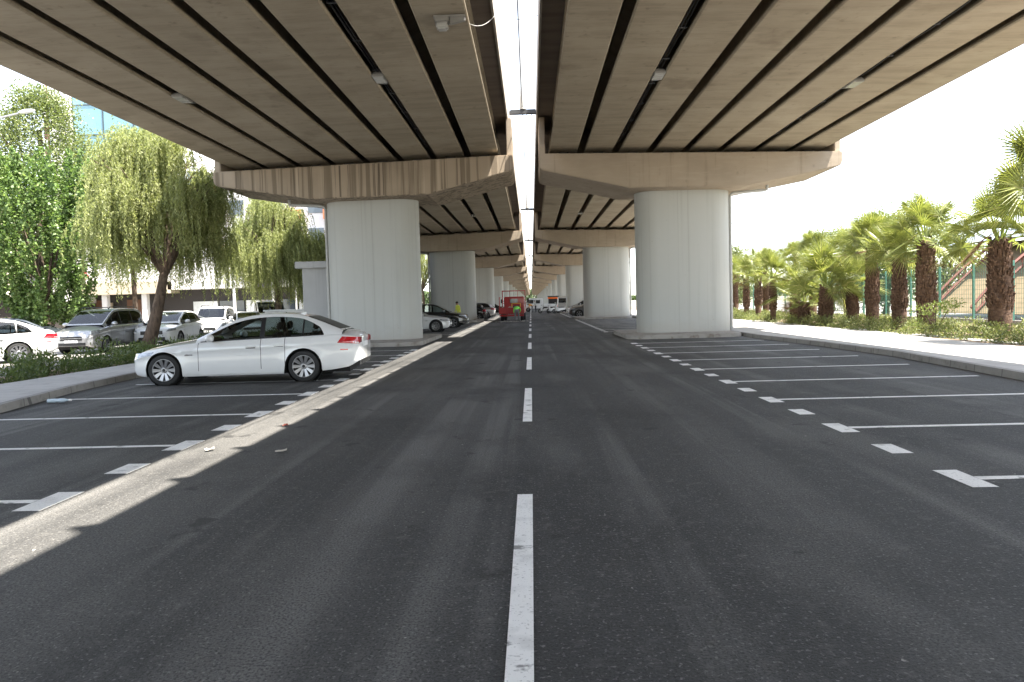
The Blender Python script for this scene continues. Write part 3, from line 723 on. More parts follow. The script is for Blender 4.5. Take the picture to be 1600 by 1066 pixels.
    if key not in WHEELS:
        b = MB(); b.lathe(wpf, 32, 0, lambda p, q, h: (p, h, q)); wm = b.mesh('wheel', 'rubber', smooth=50)
        b = MB(); rr = r * .715
        b.lathe([(rr, -.112), (rr * .97, -.116), (rr * .93, -.10), (rr * .90, .02), (0.02, .03)], 28, 1, lambda p, q, h: (p, h, q))
        b.lathe([(rr * 1.0, -.112), (rr * .99, -.119), (rr * .95, -.119), (rr * .93, -.10)], 28, 0, lambda p, q, h: (p, h, q))
        for k in range(K.get('spokes', 10)):
            for off in (-.09, .09):
                a = 2 * PI * k / K.get('spokes', 10) + off; ca, sa = math.cos(a), math.sin(a)
                w0, w1 = .014, .019
                vs = []
                for (rad, wd_, h) in ((.04, w0, -.085), (rr * .95, w1, -.112)):
                    for (q, hh) in ((-wd_, h), (wd_, h), (wd_, h + .03), (-wd_, h + .03)): vs.append((rad * ca - q * sa, hh, rad * sa + q * ca))
                b.add(vs, [(0, 1, 2, 3), (4, 5, 6, 7), (0, 1, 5, 4), (1, 2, 6, 5), (2, 3, 7, 6), (3, 0, 4, 7)], 0)
        b.lathe([(.062, -.06), (.062, -.098), (.05, -.108), (0.0, -.11)], 16, 0, lambda p, q, h: (p, h, q))
        b.lathe([(.034, -.109), (.030, -.114), (0.0, -.114)], 12, 1, lambda p, q, h: (p, h, q))
        WHEELS[key] = (wm, b.mesh('rim', [rimm, 'black_trim'], smooth=35))
    wm, rm = WHEELS[key]
    for a in ax:
        for s in (-1, 1):
            wo = link('wheel', wm, t, (L / 2 - a, s * (Wm - .135), r)); ro = link('rim', rm, wo)
            if s > 0: wo.rotation_euler = (0, 0, PI)
    # patches lying on the flank
    def patch(nm, mat, quad, e=.006, s=1, nx=6, nz=3, parent=None):
        b = MB(); (xa, za), (xb, zb), (xc, zc), (xd, zd) = quad
        g = []
        for i in range(nx + 1):
            for j in range(nz + 1):
                u, v = i / nx, j / nz
                x = (xa * (1 - u) + xb * u) * (1 - v) + (xd * (1 - u) + xc * u) * v; z = (za * (1 - u) + zb * u) * (1 - v) + (zd * (1 - u) + zc * u) * v
                x = min(max(x, 0), L); g.append((x, z))
        out = [P(x, s * (ysurf(x, z) + e), z) for x, z in g]; inn = [P(x, s * (ysurf(x, z) - .02), z) for x, z in g]
        idx = lambda i, j: i * (nz + 1) + j
        fs = [(idx(i, j), idx(i + 1, j), idx(i + 1, j + 1), idx(i, j + 1)) for i in range(nx) for j in range(nz)]
        N_ = len(g); per = [idx(i, 0) for i in range(nx + 1)] + [idx(nx, j) for j in range(1, nz + 1)] + [idx(i, nz) for i in range(nx - 1, -1, -1)] + [idx(0, j) for j in range(nz - 1, 0, -1)]
        fs += [(per[k], per[(k + 1) % len(per)], per[(k + 1) % len(per)] + N_, per[k] + N_) for k in range(len(per))]
        b.add(out + inn, fs); return b.build(nm, mat, parent or t, smooth=40)
    for s in (1, -1):
        patch('headlight', 'clear_lens', K['head'], .005, s, 10, 3); patch('tail_light', 'red_lens', K['tail'], .008, s, 10, 3)
        if 'ref' in K: patch('reflector', 'red_lens', K['ref'], .006, s)
        for (hx_, hz) in K['handles']:
            b = MB(); y_ = ysurf(hx_, hz); b.box(L / 2 - hx_ - .11, L / 2 - hx_ + .11, min(s * y_, s * (y_ + .035)), max(s * y_, s * (y_ + .035)), hz - .014, hz + .016); b.build('door_handle', paint, t, bevel=.01); b = MB(); b.box(L / 2 - hx_ - .10, L / 2 - hx_ + .10, min(s * y_, s * (y_ + .004)), max(s * y_, s * (y_ + .004)), hz - .045, hz - .015); b.build('handle_shade', 'black_trim', t)  # black strip below each handle stands in for the shadow there
        if 'side_blink' in K:
            patch('side_indicator', 'chrome', K['side_blink'], .008, s)
        # mirrors
        mx_, mz = K['mirror']; y_ = hw(mx_) * .96
        b = MB(); b.blob((L / 2 - mx_, s * (y_ + .12), mz + .07), (.085, .125, .085), 14, 8, 0); b.build('mirror', paint, t, smooth=60)
        b = MB(); b.box(L / 2 - mx_ - .03, L / 2 - mx_ + .03, min(s * (y_ - .05), s * (y_ + .06)), max(s * (y_ - .05), s * (y_ + .06)), mz - .01, mz + .045); b.build('mirror_stalk', 'black_trim', t)
    # nose and tail fittings
    for (nm, mat, x0, x1, y0, y1, z0, z1) in K['fit']:
        b = MB(); b.box(L / 2 - x1, L / 2 - x0, y0, y1, z0, z1); b.build(nm, mat, t, bevel=.006)
    if K.get('rack'):
        for s in (1, -1):
            b = MB(); xa, xb = K['rack']; zq = roof(.5 * (xa + xb)) + .05
            b.tube([(L / 2 - xa, s * .56, zq - .09), (L / 2 - xa - .12, s * .56, zq), (L / 2 - xb + .12, s * .56, zq), (L / 2 - xb, s * .56, zq - .09)], .022, 6); b.build('roof_rail', 'black_trim', t, smooth=50)
    if K.get('antenna'):
        b = MB(); xa = K['antenna']; zq = roof(xa); b.prism([(xa - .1, zq - .03), (xa + .1, zq - .04), (xa + .1, zq + .03), (xa + .03, zq + .035)], -.02, .02, lambda u, v, q: P(u, q, v)); b.build('antenna_fin', paint, t)
    return t
WHEELS = {}
SEDAN = dict(L=4.90, W=1.86, H=1.464, r=.338, ax=(.76, 3.73), spokes=10,
    sill=[(0, .33), (.08, .24), (.3, .20), (1.3, .185), (3.3, .19), (4.3, .24), (4.7, .30), (4.9, .42)],
    sh=[(0, .60), (.08, .66), (.3, .735), (.83, .825), (1.5, .895), (2.5, .93), (3.6, .965), (4.3, .99), (4.7, .975), (4.87, .93), (4.9, .90)],
    top=[(0, .64), (.06, .72), (.25, .80), (.8, .905), (1.4, .99), (1.7, 1.0), (4.2, 1.06), (4.5, 1.085), (4.78, 1.08), (4.86, 1.04), (4.9, .96)],
    hw=[(0, .62), (.04, .70), (.12, .78), (.28, .85), (.55, .905), (.83, .92), (1.6, .925), (2.5, .93), (3.8, .93), (4.3, .905), (4.6, .87), (4.8, .81), (4.87, .75), (4.9, .68)],
    roof=[(1.42, .99), (1.82, 1.19), (2.2, 1.375), (2.5, 1.455), (2.8, 1.49), (3.05, 1.50), (3.4, 1.485), (3.74, 1.43), (4.07, 1.30), (4.32, 1.185), (4.54, 1.09)],
    wb=[(1.42, .80), (2.0, .845), (3.2, .85), (4.0, .82), (4.54, .74)], wr=[(1.42, .70), (1.88, .655), (2.5, .60), (3.1, .595), (3.7, .585), (4.54, .60)],
    inset=[(1.3, .05), (3.65, .05), (3.9, .075), (4.1, .12), (4.2, .3), (4.3, .5)], ws=(1.52, 2.46), rw=(3.78, 4.48),
    panes=[(1.62, 2.80), (2.90, 3.70), (3.735, 4.16)], seams=(1.50, 2.83, 3.345), doors=[(1.506, 2.824), (2.836, 3.339)],
    seats=[(2.85, .37), (2.85, -.37), (3.65, .36), (3.65, -.36)], head=((.02, .60), (.50, .655), (.56, .735), (.10, .70)), tail=((4.46, .82), (4.90, .785), (4.90, .93), (4.56, .955)), ref=((4.52, .66), (4.68, .655), (4.68, .685), (4.52, .69)),
    handles=[(2.62, .80), (3.22, .82)], side_blink=((1.20, .635), (1.38, .64), (1.38, .66), (1.24, .668)), mirror=(1.80, .93),
    fit=[('grille', 'black_trim', -.012, .02, .03, .30, .50, .70), ('grille', 'black_trim', -.012, .02, -.30, -.03, .50, .70), ('lower_intake', 'black_trim', -.010, .03, -.45, .45, .28, .42),
         ('rear_plate', 'plate_white', 4.88, 4.912, -.26, .26, .70, .81), ('tail_light', 'red_lens', 4.87, 4.908, .42, .69, .80, .92), ('tail_light', 'red_lens', 4.87, 4.908, -.69, -.42, .80, .92),
         ('diffuser', 'black_trim', 4.62, 4.888, -.62, .62, .31, .44), ('exhaust', 'chrome', 4.70, 4.905, .40, .48, .32, .40), ('exhaust', 'chrome', 4.70, 4.905, .50, .58, .32, .40), ('exhaust', 'chrome', 4.70, 4.905, -.48, -.40, .32, .40), ('exhaust', 'chrome', 4.70, 4.905, -.58, -.50, .32, .40)],
    antenna=3.5)
def variant(base, **k): d = dict(base); d.update(k); return d
SEDAN2 = variant(SEDAN, spokes=5, antenna=None, fit=[('grille', 'black_trim', -.012, .02, -.42, .42, .52, .64), ('lower_intake', 'black_trim', -.010, .03, -.5, .5, .30, .42), ('front_plate', 'plate_white', -.022, .01, -.26, .26, .42, .52),
    ('rear_plate', 'plate_white', 4.88, 4.912, -.26, .26, .72, .83)])
SUV = dict(L=4.45, W=1.84, H=1.62, r=.34, ax=(.88, 3.56), spokes=5, rail=.95,
    sill=[(0, .36), (.08, .28), (.3, .24), (1.3, .23), (3.3, .23), (4.1, .28), (4.4, .38), (4.45, .45)],
    sh=[(0, .70), (.08, .78), (.3, .86), (.88, .95), (1.5, 1.0), (2.5, 1.03), (3.6, 1.08), (4.2, 1.10), (4.4, 1.07), (4.45, 1.0)],
    top=[(0, .74), (.06, .84), (.25, .93), (.8, 1.02), (1.3, 1.08), (1.7, 1.09), (4.2, 1.12), (4.4, 1.10), (4.45, 1.02)],
    hw=[(0, .62), (.04, .70), (.12, .78), (.28, .85), (.55, .895), (.88, .912), (2.5, .92), (3.6, .915), (4.1, .88), (4.35, .82), (4.42, .76), (4.45, .70)],
    roof=[(1.15, 1.08), (1.6, 1.33), (1.95, 1.50), (2.2, 1.58), (2.7, 1.62), (3.3, 1.60), (3.75, 1.54), (4.05, 1.36), (4.36, 1.11)],
    wb=[(1.15, .80), (2.0, .84), (3.2, .845), (3.9, .81), (4.36, .74)], wr=[(1.15, .70), (1.6, .665), (2.2, .62), (3.0, .62), (3.8, .60), (4.36, .64)],
    inset=[(1.0, .06), (3.5, .06), (3.8, .10), (3.95, .2), (4.1, .5)], ws=(1.24, 2.1), rw=(3.82, 4.28),
    panes=[(1.38, 2.42), (2.50, 3.28), (3.34, 3.95)], seams=(1.42, 2.46, 3.22), doors=[(1.426, 2.454), (2.466, 3.214)],
    seats=[(2.5, .37), (2.5, -.37), (3.3, .36), (3.3, -.36)], head=((.02, .72), (.46, .78), (.5, .86), (.10, .84)), tail=((4.02, .88), (4.45, .86), (4.45, 1.0), (4.1, 1.02)),
    handles=[(2.28, .90), (3.08, .92)], mirror=(1.52, 1.06),
    fit=[('grille', 'black_trim', -.014, .02, -.46, .46, .60, .76), ('lower_intake', 'black_trim', -.012, .03, -.55, .55, .34, .48), ('front_plate', 'plate_white', -.024, .01, -.26, .26, .50, .60), ('rear_plate', 'plate_white', 4.43, 4.462, -.26, .26, .72, .83), ('skid_plate', 'alloy', -.016, .1, -.45, .45, .27, .33)])
HATCH = variant(SUV, L=4.05, W=1.75, H=1.48, r=.31, ax=(.80, 3.36),
    sill=[(0, .30), (.08, .22), (.3, .19), (3.3, .19), (3.9, .27), (4.05, .40)], sh=[(0, .62), (.08, .70), (.3, .77), (.8, .85), (1.4, .90), (2.5, .93), (3.3, .97), (3.9, .98), (4.05, .90)],
    top=[(0, .66), (.06, .76), (.25, .84), (.75, .93), (1.2, .985), (3.8, 1.0), (4.0, .98), (4.05, .92)], hw=[(0, .58), (.04, .66), (.12, .74), (.28, .81), (.55, .85), (.8, .868), (3.3, .872), (3.75, .83), (3.95, .76), (4.05, .66)],
    roof=[(1.08, .985), (1.5, 1.20), (1.9, 1.38), (2.2, 1.45), (2.6, 1.48), (3.1, 1.46), (3.5, 1.40), (3.75, 1.22), (3.95, 1.0)], wb=[(1.08, .75), (2.0, .79), (3.0, .79), (3.6, .76), (3.95, .70)], wr=[(1.08, .66), (1.5, .63), (2.2, .58), (3.4, .57), (3.95, .60)],
    inset=[(1.0, .05), (3.2, .05), (3.5, .09), (3.65, .2), (3.8, .5)], ws=(1.16, 2.05), rw=(3.54, 3.88), panes=[(1.28, 2.3), (2.37, 3.1), (3.14, 3.6)], seams=(1.32, 2.335, 3.02), doors=[(1.326, 2.329), (2.341, 3.014)],
    head=((.02, .60), (.44, .66), (.48, .75), (.10, .72)), tail=((3.68, .78), (4.05, .76), (4.05, .93), (3.78, .95)), handles=[(2.15, .80), (2.88, .82)], mirror=(1.42, .95),
    fit=[('grille', 'black_trim', -.014, .02, -.44, .44, .52, .64), ('lower_intake', 'black_trim', -.012, .03, -.5, .5, .28, .40), ('front_plate', 'plate_white', -.024, .01, -.26, .26, .42, .52), ('rear_plate', 'plate_white', 4.03, 4.062, -.26, .26, .62, .73)])
MPV = dict(L=4.38, W=1.81, H=1.80, r=.325, ax=(.90, 3.62), spokes=8, rail=.955, rack=(1.75, 3.9),
    sill=[(0, .32), (.08, .26), (.3, .22), (3.3, .22), (4.1, .28), (4.38, .42)], sh=[(0, .68), (.06, .76), (.3, .88), (.9, 1.0), (1.4, 1.06), (2.5, 1.09), (3.6, 1.11), (4.3, 1.12), (4.38, 1.08)],
    top=[(0, .72), (.06, .84), (.3, .96), (.75, 1.08), (1.05, 1.14), (4.3, 1.14), (4.38, 1.10)], hw=[(0, .62), (.04, .70), (.14, .79), (.35, .86), (.6, .89), (.9, .902), (3.7, .905), (4.1, .88), (4.3, .82), (4.38, .76)],
    roof=[(.92, 1.13), (1.3, 1.38), (1.65, 1.61), (1.9, 1.73), (2.3, 1.79), (3.0, 1.80), (3.7, 1.775), (4.05, 1.73), (4.2, 1.60), (4.36, 1.13)],
    wb=[(.92, .80), (1.6, .83), (3.6, .845), (4.1, .82), (4.36, .79)], wr=[(.92, .72), (1.4, .70), (1.9, .67), (3.6, .67), (4.36, .70)],
    inset=[(.8, .07), (3.7, .09), (3.95, .14), (4.05, .3), (4.2, .6)], ws=(1.0, 1.82), rw=(4.12, 4.33), panes=[(1.15, 2.18), (2.26, 3.12), (3.18, 3.98)], seams=(1.28, 2.22, 3.15), doors=[(1.286, 2.214), (2.226, 3.144)],
    seats=[(2.3, .37), (2.3, -.37), (3.2, .36), (3.2, -.36)], head=((.04, .74), (.50, .80), (.56, .95), (.14, .90)), tail=((4.20, .80), (4.38, .80), (4.38, 1.06), (4.26, 1.10)),
    handles=[(2.05, .97), (2.40, .97)], mirror=(1.36, 1.09),
    fit=[('grille', 'black_trim', -.014, .02, -.42, .42, .54, .70), ('grille_bar', 'chrome', -.02, .0, -.42, .42, .61, .635), ('lower_intake', 'black_trim', -.012, .03, -.55, .55, .33, .45), ('front_plate', 'plate_white', -.024, .01, -.26, .26, .45, .55), ('rear_plate', 'plate_white', 4.36, 4.392, -.26, .26, .72, .83)])
VAN = variant(MPV, L=5.0, W=1.95, H=2.15, rack=None, ax=(.95, 4.05), spokes=6,
    sill=[(0, .34), (.08, .28), (.3, .25), (4.6, .27), (5.0, .40)], sh=[(0, .74), (.06, .84), (.3, .98), (.9, 1.14), (1.4, 1.22), (4.9, 1.25), (5.0, 1.22)], top=[(0, .78), (.06, .92), (.3, 1.06), (.7, 1.19), (1.0, 1.27), (4.9, 1.28), (5.0, 1.24)],
    hw=[(0, .68), (.04, .76), (.14, .85), (.35, .92), (.6, .955), (4.7, .965), (4.93, .93), (5.0, .88)],
    roof=[(.85, 1.26), (1.2, 1.55), (1.55, 1.85), (1.85, 2.04), (2.2, 2.12), (3.0, 2.15), (4.5, 2.13), (4.85, 2.06), (4.93, 1.7), (4.985, 1.24)], wb=[(.85, .86), (1.6, .9), (4.985, .89)], wr=[(.85, .8), (1.6, .78), (4.985, .80)],
    inset=[(.7, .12), (4.9, .14)], ws=(.93, 1.78), rw=(4.87, 4.97), panes=[(1.08, 2.15)], seams=(1.2, 2.2, 3.3), doors=[(1.206, 2.194), (2.206, 3.294)],
    seats=[(2.2, .4), (2.2, -.4)], head=((.04, .84), (.5, .90), (.56, 1.06), (.14, 1.02)), tail=((4.84, .75), (5.0, .75), (5.0, 1.15), (4.90, 1.2)), handles=[(2.05, 1.05), (2.4, 1.05)], mirror=(1.3, 1.24),
    fit=[('grille', 'black_trim', -.014, .02, -.5, .5, .60, .80), ('lower_intake', 'black_trim', -.012, .03, -.6, .6, .36, .5), ('front_plate', 'plate_white', -.024, .01, -.26, .26, .48, .58), ('rear_plate', 'plate_white', 4.98, 5.012, -.26, .26, .72, .83), ('rear_door_glass', 'dark_glass', 4.985, 5.01, .08, .7, 1.3, 1.7), ('rear_door_glass', 'dark_glass', 4.985, 5.01, -.7, -.08, 1.3, 1.7)])
# the white saloon in the foreground bay
def fwd(ang): return (math.cos(ang), math.sin(ang))
car(SEDAN, 'white saloon parked nose to the kerb in the near left bay', (-6.27, 15.36, 0), PI + .06, 'white_paint', 'cars in the bays under the viaduct')
# bays beyond the first pillar, left
car(SEDAN2, 'white car with its nose just showing past the first left pillar', (-7.15, 39.6, 0), 0, 'white_paint', 'cars in the bays under the viaduct', detail=False)
car(SUV, 'black car parked nose out behind the white nose and the first left pillar', (-6.45, 45.2, 0), 0, 'black_paint', 'cars in the bays under the viaduct', detail=False)
car(SUV, 'silver hatchback showing its tail past the second left pillar', (-5.9, 69.5, 0), PI, 'silver_paint', 'cars in the bays under the viaduct', detail=False, glass='dark_glass')
car(HATCH, 'dark red-tailed car just behind the second left pillar', (-6.25, 64.5, 0), PI, 'black_paint', 'cars in the bays under the viaduct', detail=False, glass='dark_glass')
car(SUV, 'black car past the third left pillar, beside the red truck', (-5.6, 96.5, 0), 0, 'black_paint', 'cars in the bays under the viaduct', detail=False, glass='dark_glass')
# bays beyond the second pillar, right
car(SUV, 'dark grey car with its nose showing past the second right pillar', (5.7, 63.6, 0), PI, 'grey_paint', 'cars in the bays under the viaduct', detail=False)
car(MPV, 'grey people carrier behind the dark grey car on the right', (6.2, 76, 0), PI, 'silver_paint', 'cars in the bays under the viaduct', detail=False, glass='dark_glass')
car(VAN, 'white panel van with tail to the road by the third right pillar', (4.35, 92.5, 0), PI / 2, 'white_paint', 'cars in the bays under the viaduct', detail=False, glass='dark_glass', cat='van')
# the open lot on the left
LOT = 'cars in the sunlit lot on the left'
car(SEDAN2, 'sunlit white saloon cut by the left edge of the photo, behind the hedge', (-18.9, 22.3, 0), math.radians(224), 'white_paint', LOT)
car(MPV, 'silver grey people carrier with roof rails facing the hedge', (-18.35, 28.6, 0), math.radians(-86), 'silver_paint', LOT, glass='car_glass')
car(SEDAN2, 'dark blue-grey saloon behind the white saloon at the left edge', (-24.2, 32.0, 0), math.radians(15), 'blue_grey_paint', LOT, glass='car_glass', detail=False)
car(SEDAN, 'dark saloon with pale windshield farther back at the left edge', (-29.0, 37.2, 0), math.radians(-20), 'grey_paint', LOT, glass='car_glass', detail=False)
car(HATCH, 'dark car at the extreme left edge of the lot', (-30.0, 34.0, 0), math.radians(-35), 'blue_grey_paint', LOT, glass='car_glass', detail=False)
car(SUV, 'white car facing forward behind the leaning tree trunk', (-16.9, 31.5, 0), math.radians(-82), 'white_paint', LOT, detail=False)
car(MPV, 'white compact van right of the leaning tree trunk', (-17.4, 37.0, 0), math.radians(-75), 'white_paint', LOT, detail=False)
car(HATCH, 'small white hatchback in front of the tall white van', (-15.6, 37.2, 0), math.radians(-62), 'white_paint', LOT, detail=False)
car(VAN, 'tall white van parked behind the small white hatchback', (-16.7, 43.0, 0), math.radians(-62), 'white_paint', LOT, detail=False, cat='van')

# red truck, seen from behind
t = thing('truck', 'red flatbed truck with ladder rack seen from behind', 'truck', (-1.62, 55.6, 0), math.radians(-2))
b = MB(); b.box(-1.02, 1.02, 0.0, .05, .62, 1.14); b.box(-1.02, 1.02, -.03, 0, .66, .72); b.box(-1.02, 1.02, -.03, 0, 1.05, 1.10); b.build('tailgate', 'red_paint', t, bevel=.01)
for s in (-1, 1):
    b = MB(); b.box(s * 1.0 - .03, s * 1.0 + .03, .06, 3.4, .70, 1.14); b.build('side_board', 'red_paint', t, bevel=.01)
b = MB(); b.box(-.98, .98, .06, 3.4, .66, .74); b.box(-.45, -.33, .1, 5.2, .5, .65); b.box(.33, .45, .1, 5.2, .5, .65); b.box(-1.0, 1.0, .02, .12, .42, .56); b.build('bed', ['red_paint'], t)
b = MB(); b.prism([(3.5, .55), (5.45, .5), (5.4, 1.15), (5.05, 1.95), (4.75, 2.05), (3.55, 2.05), (3.5, 1.9)], -.86, .86, lambda u, v, q: (q, u, v)); b.build('cab', 'red_paint', t, bevel=.06)
b = MB(); b.box(-.38, .38, 3.485, 3.505, 1.5, 1.85); b.build('rear_window', 'window_glass', t)
b = MB()
for x in (-.98, .98): b.box(x - .035, x + .035, 3.40, 3.47, .7, 2.55); b.box(x - .03, x + .03, .06, .12, 1.14, 2.0)
b.box(-1.02, 1.02, 3.39, 3.48, 2.5, 2.58); b.box(-1.0, 1.0, 3.41, 3.46, 1.45, 1.5)
for x in (-.35, .35): b.box(x - .02, x + .02, 3.41, 3.46, 1.5, 2.5)
b.box(-1.0, -.95, .06, 3.4, 1.96, 2.0); b.box(.95, 1.0, .06, 3.4, 1.96, 2.0)
b.build('ladder_rack', 'red_paint', t)
for s in (-1, 1):
    for yy in (1.0, 4.6):
        b = MB(); b.lathe([(.2, -.11), (.34, -.12), (.37, -.08), (.37, .08), (.34, .12), (.2, .11)], 20, 0, lambda p, q, h: (h, p, q)); b.build('wheel', 'rubber', t, smooth=40, loc=(s * .82, yy, .37))
    b = MB(); b.box(s * .80 - .1, s * .80 + .1, -.04, .0, .47, .56); b.build('tail_light', 'red_lens', t)
    b = MB(); b.box(s * 1.16 - .09, s * 1.16 + .09, 5.0, 5.06, 1.5, 1.85); b.box(min(s * .88, s * 1.1), max(s * .88, s * 1.1), 5.02, 5.05, 1.62, 1.66); b.build('mirror', 'black_trim', t)
b = MB()
for i in range(14):
    b.blob((rnd.uniform(-.8, .1), rnd.uniform(.3, 1.6), .80 + rnd.uniform(0, .25)), (rnd.uniform(.15, .3), rnd.uniform(.2, .3), rnd.uniform(.12, .3)), 6, 4)
tag(b.build('rubble_heap', 'rubble', loc=(-1.62, 55.6, 0)), 'grey rubble heaped in the red truck bed', 'rubble')
t = thing('generator', 'yellow framed machine standing in the red truck bed', 'machine', (-1.25, 56.4, .745))
b = MB()
for x in (-.35, .35):
    for yy in (-.25, .25): b.tube([(x, yy, 0), (x, yy, .72)], .03, 6)
for z in (.03, .72): b.tube([(-.35, -.25, z), (.35, -.25, z), (.35, .25, z), (-.35, .25, z), (-.35, -.25, z)], .03, 6)
b.build('frame', 'yellow_paint', t)
b = MB(); b.box(-.26, .26, -.18, .18, .1, .55); b.build('engine', 'black_trim', t, bevel=.03)
b = MB()
for i in range(70):
    b.blob((rnd.gauss(-1.7, .75), 54.3 + rnd.gauss(0, .45), .04), (rnd.uniform(.03, .11), rnd.uniform(.03, .1), rnd.uniform(.02, .07)), 5, 3)
o = b.build('rubble', 'rubble'); stuff(o, 'broken rubble scattered on the road behind the red truck', 'rubble')

# white crew-cab truck across the road with an orange topped machine on its bed
t = thing('truck', 'white crew cab flatbed truck standing across the far end of the road', 'truck', (1.75, 104, 0), math.radians(2))
b = MB(); b.prism([(-3.05, .55), (-3.1, 1.0), (-2.95, 1.25), (-2.35, 1.95), (-2.1, 2.05), (-.05, 2.05), (0, 1.9), (0, .5), (-2.9, .45)], -1.0, 1.0, lambda u, v, q: (u, q, v)); b.build('cab', 'white_paint', t, bevel=.05)
b = MB(); b.hexa([(-2.80, -1.012, 1.25), (-1.45, -1.012, 1.25), (-1.45, -.99, 1.25), (-2.80, -.99, 1.25), (-2.3, -1.012, 1.82), (-1.45, -1.012, 1.82), (-1.45, -.99, 1.82), (-2.3, -.99, 1.82)]); b.build('side_window', 'dark_glass', t)
b = MB(); b.box(-1.1, -.45, -1.012, -.99, 1.25, 1.75); b.build('side_window', 'dark_glass', t)
b = MB(); b.hexa([(-2.99, -.85, 1.25), (-2.99, .85, 1.25), (-2.93, .85, 1.25), (-2.93, -.85, 1.25), (-2.42, -.8, 1.92), (-2.42, .8, 1.92), (-2.36, .8, 1.92), (-2.36, -.8, 1.92)]); b.build('windshield', 'dark_glass', t)
b = MB(); b.box(.05, 3.3, -1.05, 1.05, .75, 1.15); b.build('bed', 'white_paint', t, bevel=.02)
b = MB(); b.box(-2.6, 3.1, -.5, .5, .4, .7); b.build('chassis', 'black_trim', t)
for x in (-2.25, 2.2):
    for s in (-1, 1):
        b = MB(); b.lathe([(.15, -.1), (.34, -.11), (.36, -.08), (.36, .08), (.34, .11), (.15, .1)], 18, 0, lambda p, q, h: (p, h, q)); b.build('wheel', 'rubber', t, smooth=40, loc=(x, s * .9, .36))
t = thing('compressor', 'black machine with an orange top carried on the white flatbed', 'machine', (3.35, 104.1, 1.155))
b = MB(); b.box(-.75, .75, -.6, .6, 0, .75); b.build('casing', 'black_trim', t, bevel=.04)
b = MB(); b.box(-.85, .85, -.65, .65, .75, .98); b.build('hood', 'orange_paint', t, bevel=.05)
b = MB(); b.box(-.86, .86, -.66, .66, .985, 1.18); b.build('lid', 'dark_metal', t, bevel=.04)
# motorcycles on the right
def motorcycle(label, loc, rz):
    t = thing('motorcycle', label, 'motorcycle', loc, rz, 'motorcycles by the white panel van')
    for x in (-.65, .65):
        b = MB(); b.lathe([(.2, -.05), (.28, -.06), (.3, 0), (.28, .06), (.2, .05)], 16, 0, lambda p, q, h: (p, h, q)); b.build('wheel', 'rubber', t, loc=(x, 0, .3), smooth=40)
    b = MB(); b.hexa([(-.75, -.13, .45), (.25, -.16, .28), (.25, .16, .28), (-.75, .13, .45), (-.8, -.14, .72), (.15, -.15, .62), (.15, .15, .62), (-.8, .14, .72)]); b.hexa([(.35, -.2, .35), (.55, -.16, .35), (.55, .16, .35), (.35, .2, .35), (.42, -.2, 1.0), (.52, -.14, 1.0), (.52, .14, 1.0), (.42, .2, 1.0)]); b.build('fairing', 'white_paint', t, bevel=.04)
    b = MB(); b.box(-.7, .1, -.14, .14, .72, .82); b.build('seat', 'black_trim', t, bevel=.04)
    b = MB(); b.tube([(.42, -.33, 1.05), (.5, 0, 1.08), (.42, .33, 1.05)], .02, 6); b.tube([(.66, 0, .3), (.46, 0, 1.08)], .03, 6); b.build('handlebar', 'dark_metal', t)
    return t
m0 = motorcycle('white motorcycle leaning nearest the white panel van', (3.5, 86, 0), math.radians(200))
dup(m0, (2.5, 87.5, 0), math.radians(235), 'white motorcycle in the middle of the group of three')
dup(m0, (1.75, 89.5, 0), math.radians(160), 'white motorcycle nearest the road centre line')

# ---------------------------------------------------------------- people
def skin_body(name, joints, edges, mats, matfn, parent, sub=2):
    me = bpy.data.meshes.new(name); me.from_pydata([j[0] for j in joints], edges, [])
    o = bpy.data.objects.new(name, me); COL.objects.link(o)
    mod = o.modifiers.new('skin', 'SKIN'); mod.use_smooth_shade = True
    for i, j in enumerate(joints): me.skin_vertices[0].data[i].radius = (j[1], j[1] * (j[2] if len(j) > 2 else 1))
    me.skin_vertices[0].data[0].use_root = True
    s = o.modifiers.new('sub', 'SUBSURF'); s.levels = sub; s.render_levels = sub
    dg = bpy.context.evaluated_depsgraph_get(); ev = o.evaluated_get(dg); nm = bpy.data.meshes.new_from_object(ev)
    bpy.data.objects.remove(o)
    nm.materials.clear()
    for m in mats: nm.materials.append(MATS[m])
    for p in nm.polygons: p.material_index = matfn(p.center); p.use_smooth = True
    nm.name = name
    return link(name, nm, parent)
def person(label, loc, rz, pose, mats, hair='hair_dark'):
    t = thing('person', label, 'person', loc, rz)
    J = pose['J']; names = list(J); idx = {n_: i for i, n_ in enumerate(names)}
    E = [(idx[a], idx[b]) for a, b in pose['E']]
    body = skin_body('body', [J[n_] for n_ in names], E, mats, pose['mat'], t)
    h = Vector(J['head'][0]); b = MB(); up = (h - Vector(J['neck'][0])).normalized()
    b.blob(tuple(h + up * .05 - Vector((0.02, 0, 0))), (.105, .095, .10), 12, 8); b.build('hair', hair, t, smooth=60)
    f = pose['face']; fv = Vector(f).normalized(); c = h + fv * .095 - up * .01
    b = MB(); b.blob(tuple(c - up * .03), (.022, .018, .03), 8, 5); b.build('nose', mats[0], t, smooth=60)
    return t
HE = [('pelvis', 'waist'), ('waist', 'chest'), ('chest', 'neck'), ('neck', 'head'), ('head', 'crown'), ('chest', 'shL'), ('shL', 'elL'), ('elL', 'haL'), ('chest', 'shR'), ('shR', 'elR'), ('elR', 'haR'), ('pelvis', 'hipL'), ('hipL', 'knL'), ('knL', 'anL'), ('anL', 'toL'), ('pelvis', 'hipR'), ('hipR', 'knR'), ('knR', 'anR'), ('anR', 'toR')]
